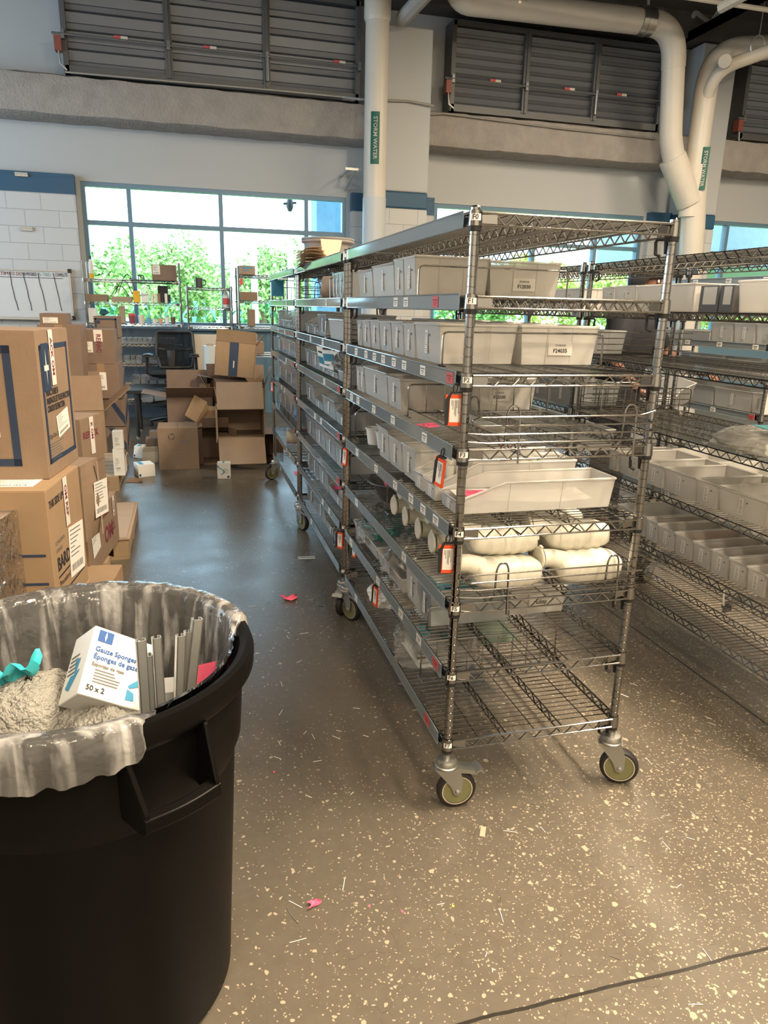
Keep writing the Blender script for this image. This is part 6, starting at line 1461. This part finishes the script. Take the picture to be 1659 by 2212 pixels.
# contents
def lump(cx, cy, z, sx, sy, h, seed, mt, name, lb, n=56, fine=.05):
    rd = random.Random(seed); ph = [(rd.randint(2, 6), rd.uniform(0, 6), rd.uniform(.4, 1)) for _ in range(4)]
    m = MB()
    def fn(u, v):
        a = 2*PI*u; b_ = (v*1.35-.35)*PI/2; r = max(.02, math.cos(b_))**.7; d = 1+.07*sum(p[2]*math.sin(p[0]*a+p[1]+3*v) for p in ph)/2
        f = 1+fine*.35*math.sin(44*a+9*v)*math.sin(40*v+seed)+fine*.4*rd.uniform(-1, 1)
        return (cx+sx/2*r*math.cos(a)*d*f, cy+sy/2*r*math.sin(a)*d*f, z+h*math.sin(b_)*d*f)
    m.grid(fn, n, 30, closeu=True); o = m.build(name, mt, None, True, 80); tag(o, lb, name.split('_')[0] if False else 'packing wrap'); return o
pa = az(55, 1500, .72); lump(pa.x, pa.y+.04, .60, .24, .25, .135, 3, bubble, 'bubble_wrap', 'clear bubble wrap bundle at the left inside the trash can')
lump(pa.x, pa.y+.04, .60, .20, .21, .115, 13, bubble, 'bubble_wrap', 'inner fold of the left bubble wrap bundle in the trash can')
pb = az(235, 1525, .70); lump(pb.x, pb.y+.01, .58, .28, .19, .125, 5, bubble, 'bubble_wrap', 'clear bubble wrap bundle in front of the white carton in trash can')
lump(pb.x, pb.y+.01, .58, .24, .16, .105, 15, bubble, 'bubble_wrap', 'inner fold of the front bubble wrap bundle in the trash can')
# gauze carton, tilted
A = ay(207, 1350, -.30); B = ay(328, 1392, -.27); C_ = ay(182, 1455, -.385); D = ay(130, 1512, -.30)
u = (B-A); v_ = (C_-A); wq = u.cross(v_).normalized()*-1; 
if wq.y < 0: wq = -wq
root = thing('gauze_carton', 'white gauze sponge carton with blue print tilted in the trash can', 'box', (0, 0, 0))
u = u.normalized(); v_ = (v_-u*v_.dot(u)).normalized(); n_ = u.cross(v_)
if n_.y > 0: n_ = -n_
W_, H_, D_ = .155, .155, .095
P = lambda a, b_, c: A+u*(a*W_)+v_*(b_*H_)-n_*(c*D_)
m = MB(); m.hexa([P(0, 1, 0), P(1, 1, 0), P(1, 1, 1), P(0, 1, 1), P(0, 0, 0), P(1, 0, 0), P(1, 0, 1), P(0, 0, 1)]); bevel(m.build('carton_body', whitebox, root, False), .003)
F = Matrix((u, -v_, n_)).transposed().to_4x4(); F.translation = P(0, 1, 0)+n_*.0008
m = MB()
rectl(m, F, .012, .122, .045, .148, 0)
m.add([F @ V(p) for p in ((.0285, .147, .0009), (.031, .136, .0009), (.0285, .124, .0009), (.026, .136, .0009))], [(0, 1, 2, 3)], 3)
for i, (s, z, k) in enumerate((('Gauze Sponges', .0155, 0), ('Éponges de gaze', .0155, 0), ('Esponjas de gasa', .011, 2))): txt(m, F, .012, .104-.017*i, s, z, k, bold=.0004)
for i in range(5): rectl(m, F, .022, .058-.0065*i, .022+.06*random.uniform(.6, 1), .0605-.0065*i, 4)
txt(m, F, .012, .018, '50 x 2', .016, 1, bold=.0004)
m.add([F @ V(p) for p in ((.100, .045, .0006), (.118, .062, .0006), (.153, .070, .0006), (.153, .056, .0006), (.122, .048, .0006), (.105, .040, .0006))], [(0, 1, 2, 3, 4, 5)], 5)
m.add([F @ V(p) for p in ((.100, .038, .0006), (.116, .032, .0006), (.120, .016, .0006), (.100, .014, .0006))], [(0, 1, 2, 3)], 5)
for i in range(3):
    c0 = V((.128+.010*(i % 2), .140-.012*i, .0006)); m.add([F @ (c0+V((math.cos(a)*r_, math.sin(a)*r_, 0))) for r_ in (.007, .0062) for a in [j*PI/3 for j in range(6)]], [(j, (j+1) % 6, 6+(j+1) % 6, 6+j) for j in range(6)], 4)
G = Matrix((n_, -v_, -u)).transposed().to_4x4(); G.translation = P(0, 1, 1)-u*.0008
m.add([G @ V(p) for p in ((.020, .03, .0004), (.032, .055, .0004), (.050, .055, .0004), (.040, .09, .0004), (.062, .09, .0004), (.056, .06, .0004), (.072, .062, .0004), (.040, .02, .0004))], [(0, 1, 2, 3, 4, 5, 6, 7)], 5)
for i in range(5): rectl(m, G, .012, .10-.010*i, .05, .104-.010*i, 4)
m.build('printing', [navyb, ink, inkg, whitebox, inkg, bluegl], root, False)
# aluminium channels
def channel(px, py, Y, top_tilt, lb, l=.42, w_=.030, d=.016, rz=0):
    p = ay(px, py, Y); m = MB(); t = .0025
    m.box(-w_/2, -d/2, -l, w_/2, -d/2+t, 0); m.box(-w_/2, -d/2, -l, -w_/2+t, d/2, 0); m.box(w_/2-t, -d/2, -l, w_/2, d/2, 0); m.box(-w_/2, d/2-t, -l, -w_/2+.006, d/2, 0); m.box(w_/2-.006, d/2-t, -l, w_/2, d/2, 0); m.box(-w_/2, d/2-t, -l, w_/2, d/2, -.012)
    o = m.build('aluminium_channel', alu, None, False); o.location = p; o.rotation_euler = (top_tilt[0], top_tilt[1], rz); tag(o, lb, 'metal channel', 'aluminium channels in the trash can')
channel(304, 1382, -.50, (R(3), R(0)), 'tall front aluminium channel right of the gauze carton', .30, .019, .014, R(15))
channel(321, 1414, -.47, (R(3), R(0)), 'short aluminium channel between the two front ones', .28, .013, .016, R(15))
channel(338, 1376, -.46, (R(2), R(0)), 'second aluminium channel of the front group', .30, .018, .014, R(15))
channel(390, 1372, -.42, (R(2), R(4)), 'left aluminium channel of the rear group', .32, .018, .014, R(20))
channel(407, 1363, -.40, (R(2), R(6)), 'middle aluminium channel of the rear group', .32, .016, .014, R(20))
channel(426, 1336, -.40, (R(2), R(8)), 'tallest aluminium channel at the right of the rear group', .34, .022, .015, R(20))
m = MB(); p = az(435, 1465, .70); m.slab([p+V((-.05, -.02, -.05)), p+V((.06, .02, -.05)), p+V((.07, .03, .03)), p+V((-.03, .0, .03))], .0015); tag(m.build('paper_note', pinkp, None, False), 'pink paper inside the trash can beside the channels', 'note')
m = MB(); p = az(365, 1490, .68); m.box(p.x-.05, p.y-.03, .60, p.x+.03, p.y+.04, .69); tag(m.build('clear_clamshell', clearp, None, False), 'clear plastic package beside the channels in the trash can', 'package')
m = MB(); p = az(20, 1470, .745); m.grid(lambda u, v: (p.x+.10*(u-.5)+.01*math.sin(9*v), p.y+.05*(v-.5)+.03*u, .74+.02*math.sin(3*u+4*v)+.012*math.sin(14*u-5*v)+.03*u), 12, 8); tag(m.build('vinyl_glove', cyanpl), 'cyan crumpled glove on the left bubble wrap bundle', 'glove')
m = MB(); m.lathe([(.262, -.10), (.265, .0), (.23, .025), (.02, .035)], 24, (TC.x, TC.y, .555)); tag(m.build('trash_fill', mat('pale_waste', (.32, .31, .30), .8, noise=.4, nscale=12)), 'pale waste lying deep under the bubble wrap in the can', 'waste', kind='stuff')

# ============================================================ PERSON BETWEEN THE RIGHT HAND RACKS
def skinned(name, verts, edges, mt, parent, sub=2):
    me = bpy.data.meshes.new(name); me.from_pydata([v[:3] for v in verts], edges, []); me.materials.append(mt)
    o = ob(name, me, parent); sm = o.modifiers.new('skin', 'SKIN'); sb = o.modifiers.new('smooth', 'SUBSURF'); sb.levels = sub; sb.render_levels = sub
    if not me.skin_vertices: pass
    return o
root = thing('person', 'person in black clothes reaching for a clear bin behind the racks', 'person', (2.20, 2.74, 0), R(32))
root.scale = (1.04, 1.04, 1.06)
J = {'pelvis': (0, 0, .93, .14, .10), 'belly': (0, -.03, 1.08, .135, .105), 'chest': (0, -.08, 1.30, .155, .115), 'neck': (0, -.115, 1.475, .052, .052), 'neck2': (0, -.125, 1.515, .050, .052), 'head0': (0, -.16, 1.555, .062, .078), 'head1': (0, -.155, 1.64, .080, .104), 'head2': (0, -.15, 1.715, .062, .08),
     'shl': (-.17, -.09, 1.40, .062, .06), 'ell': (-.26, -.12, 1.12, .045, .045), 'wrl': (-.22, -.30, .97, .028, .03), 'shr': (.17, -.09, 1.40, .062, .06), 'elr': (.30, -.22, 1.18, .045, .045), 'wrr': (.16, -.50, 1.10, .028, .03),
     'hipl': (-.09, 0, .88, .10, .10), 'knl': (-.10, -.02, .48, .065, .065), 'anl': (-.10, .02, .09, .04, .045), 'tol': (-.10, -.14, .035, .04, .03), 'hipr': (.09, 0, .88, .10, .10), 'knr': (.11, -.02, .48, .065, .065), 'anr': (.11, .02, .09, .04, .045), 'tor': (.12, -.14, .035, .04, .03)}
E_ = [('pelvis', 'belly'), ('belly', 'chest'), ('chest', 'neck'), ('neck', 'neck2'), ('neck2', 'head0'), ('head0', 'head1'), ('head1', 'head2'), ('chest', 'shl'), ('shl', 'ell'), ('ell', 'wrl'), ('chest', 'shr'), ('shr', 'elr'), ('elr', 'wrr'), ('pelvis', 'hipl'), ('hipl', 'knl'), ('knl', 'anl'), ('anl', 'tol'), ('pelvis', 'hipr'), ('hipr', 'knr'), ('knr', 'anr'), ('anr', 'tor')]
def hand(nm, wr_, dr, up):   # palm, four fingers and a thumb, appended to the joints
    w_ = V(J[wr_][:3]); d = V(dr).normalized(); up = V(up); s = d.cross(up).normalized(); n2 = s.cross(d)
    J[nm+'p'] = (*(w_+d*.055), .034, .018); E_.append((wr_, nm+'p'))
    for i, (off, ln) in enumerate(((-.030, .060), (-.010, .072), (.011, .068), (.030, .052))):
        b_ = w_+d*.085+s*off; J[nm+'f%d' % i] = (*b_, .0095, .0095); k = b_+d*ln*.5-n2*.010; J[nm+'g%d' % i] = (*k, .0085, .0085); t = k+d*ln*.35-n2*.026; J[nm+'h%d' % i] = (*t, .0075, .0075)
        E_.extend([(nm+'p', nm+'f%d' % i), (nm+'f%d' % i, nm+'g%d' % i), (nm+'g%d' % i, nm+'h%d' % i)])
    b_ = w_+d*.035-s*.036-n2*.008; J[nm+'t0'] = (*b_, .012, .012); t = b_+d*.030-s*.018-n2*.016; J[nm+'t1'] = (*t, .0095, .0095); E_.extend([(nm+'p', nm+'t0'), (nm+'t0', nm+'t1')])
hand('l', 'wrl', (.1, -.9, -.3), (0, .2, 1)); hand('r', 'wrr', (-.35, -.9, -.1), (0, .1, 1))
def skin_obj(name, keys, mt, parent, grow=0, sub=2):
    idx = {k: i for i, k in enumerate(keys)}; es = [(idx[a], idx[b_]) for a, b_ in E_ if a in idx and b_ in idx]
    bm = bmesh.new(); lay = bm.verts.layers.skin.verify(); vs = []
    for i, k in enumerate(keys):
        vv = bm.verts.new(J[k][:3]); vv[lay].radius = (J[k][3]+grow, J[k][4]+grow); vv[lay].use_root = (i == 0); vs.append(vv)
    for a, b_ in es: bm.edges.new((vs[a], vs[b_]))
    me = bpy.data.meshes.new(name); bm.to_mesh(me); bm.free(); me.materials.append(mt)
    o = ob(name, me, parent); s = o.modifiers.new('skin', 'SKIN'); s.use_smooth_shade = True; q = o.modifiers.new('smooth', 'SUBSURF'); q.levels = sub; q.render_levels = sub; return o
skin_obj('body', list(J.keys()), skin, root)
J2 = dict(J)
for k, v in (('ell', .7), ('elr', .7)): pass
def rings(m, rs, n=24, e=.85, cap=True):
    """a garment as stacked ellipses: (centre, half width, half depth)"""
    b = len(m.v)
    for c, rx, ry in rs:
        for k in range(n):
            a = 2*PI*k/n; cs, sn = math.cos(a), math.sin(a)
            m.v.append((c[0]+rx*math.copysign(abs(cs)**e, cs), c[1]+ry*math.copysign(abs(sn)**e, sn), c[2]+.004*math.sin(5*a+c[2]*40)))
    for i in range(len(rs)-1):
        for k in range(n): l = (k+1) % n; m.f.append((b+i*n+k, b+i*n+l, b+(i+1)*n+l, b+(i+1)*n+k)); m.m.append(0)
m = MB(); rings(m, [((0, -.01, .86), .185, .150), ((0, -.012, .90), .190, .155), ((0, -.02, 1.02), .178, .148), ((0, -.04, 1.14), .180, .150), ((0, -.07, 1.28), .205, .158), ((0, -.085, 1.37), .215, .145), ((0, -.095, 1.43), .190, .115), ((0, -.11, 1.47), .125, .085), ((0, -.115, 1.49), .075, .070), ((0, -.115, 1.485), .062, .060)])
for s, a_, b_ in ((-1, 'shl', 'ell'), (1, 'shr', 'elr')):
    p, q = V(J[a_][:3]), V(J[b_][:3]); m.tube([p+V((-s*.05, 0, .0)), p, p+(q-p)*.35, p+(q-p)*.75, p+(q-p)*.78], [.075, .084, .080, .072, .055], 18)
m.build('shirt', blackcl, root, True, 60)
m = MB(); rings(m, [((0, 0, .98), .165, .130), ((0, 0, .90), .182, .145), ((0, 0, .82), .180, .140), ((0, 0, .78), .165, .12)])
for s, h_, k_, a_ in ((-1, 'hipl', 'knl', 'anl'), (1, 'hipr', 'knr', 'anr')):
    p, q, r_ = V(J[h_][:3]), V(J[k_][:3]), V(J[a_][:3]); m.tube([p+V((0, 0, .02)), p+(q-p)*.15, q, q+(r_-q)*.5, r_+V((0, .01, -.01)), r_+V((0, .01, -.0))], [.105, .112, .082, .072, .068, .05], 18)
m.build('trousers', blackcl, root, True, 60)
for s in ('l', 'r'):
    a, t = V(J['an'+s][:3]), V(J['to'+s][:3]); m = MB(); m.tube([a+V((0, .05, -.05)), a+V((0, 0, -.045)), t+V((0, 0, .005)), t+V((0, -.07, .0))], [.045, .05, .045, .03], 10); m.build('shoe', black_pl, root)
hc = V((0, -.155, 1.635)); m = MB(); m.grid(lambda u, v: hc+V((.098*math.cos(2*PI*u)*math.cos((v-.18)*PI/2*1.2), .012+.118*math.sin(2*PI*u)*math.cos((v-.18)*PI/2*1.2), .118*math.sin((v-.18)*PI/2*1.2)+.012+(.05*(1 if math.sin(2*PI*u) < -.3 else 0)*(1-v)))), 24, 10, closeu=True); m.build('hair', hair, root)
m = MB(); fy = hc.y-.098
m.tube([hc+V((0, -.090, .005)), hc+V((0, -.106, -.026)), hc+V((0, -.094, -.034))], [.007, .014, .010], 8)
for s in (-1, 1):
    m.lathe([(.012, -.006), (.010, -.001), (.005, .001)], 10, hc+V((s*.032, -.090, .006)), (0, -1, 0), mi=1); m.lathe([(.004, .001), (.004, .0016)], 8, hc+V((s*.032, -.090, .006)), (0, -1, 0), mi=2); m.tube([hc+V((s*.05, -.088, .03)), hc+V((s*.018, -.099, .032))], .004, 5, mi=2)
    m.lathe([(.010, -.006), (.022, 0), (.026, .006), (.016, .008)], 12, hc+V((s*.082, .005, -.01)), (s, 0, .1), sy=1.3)
m.tube([hc+V((-.026, -.094, -.064)), hc+V((0, -.102, -.062)), hc+V((.026, -.094, -.064))], .006, 6, mi=3); m.build('face', [skin, whitepl, hair, mat('lip_brown', (.20, .06, .05), .5)], root)
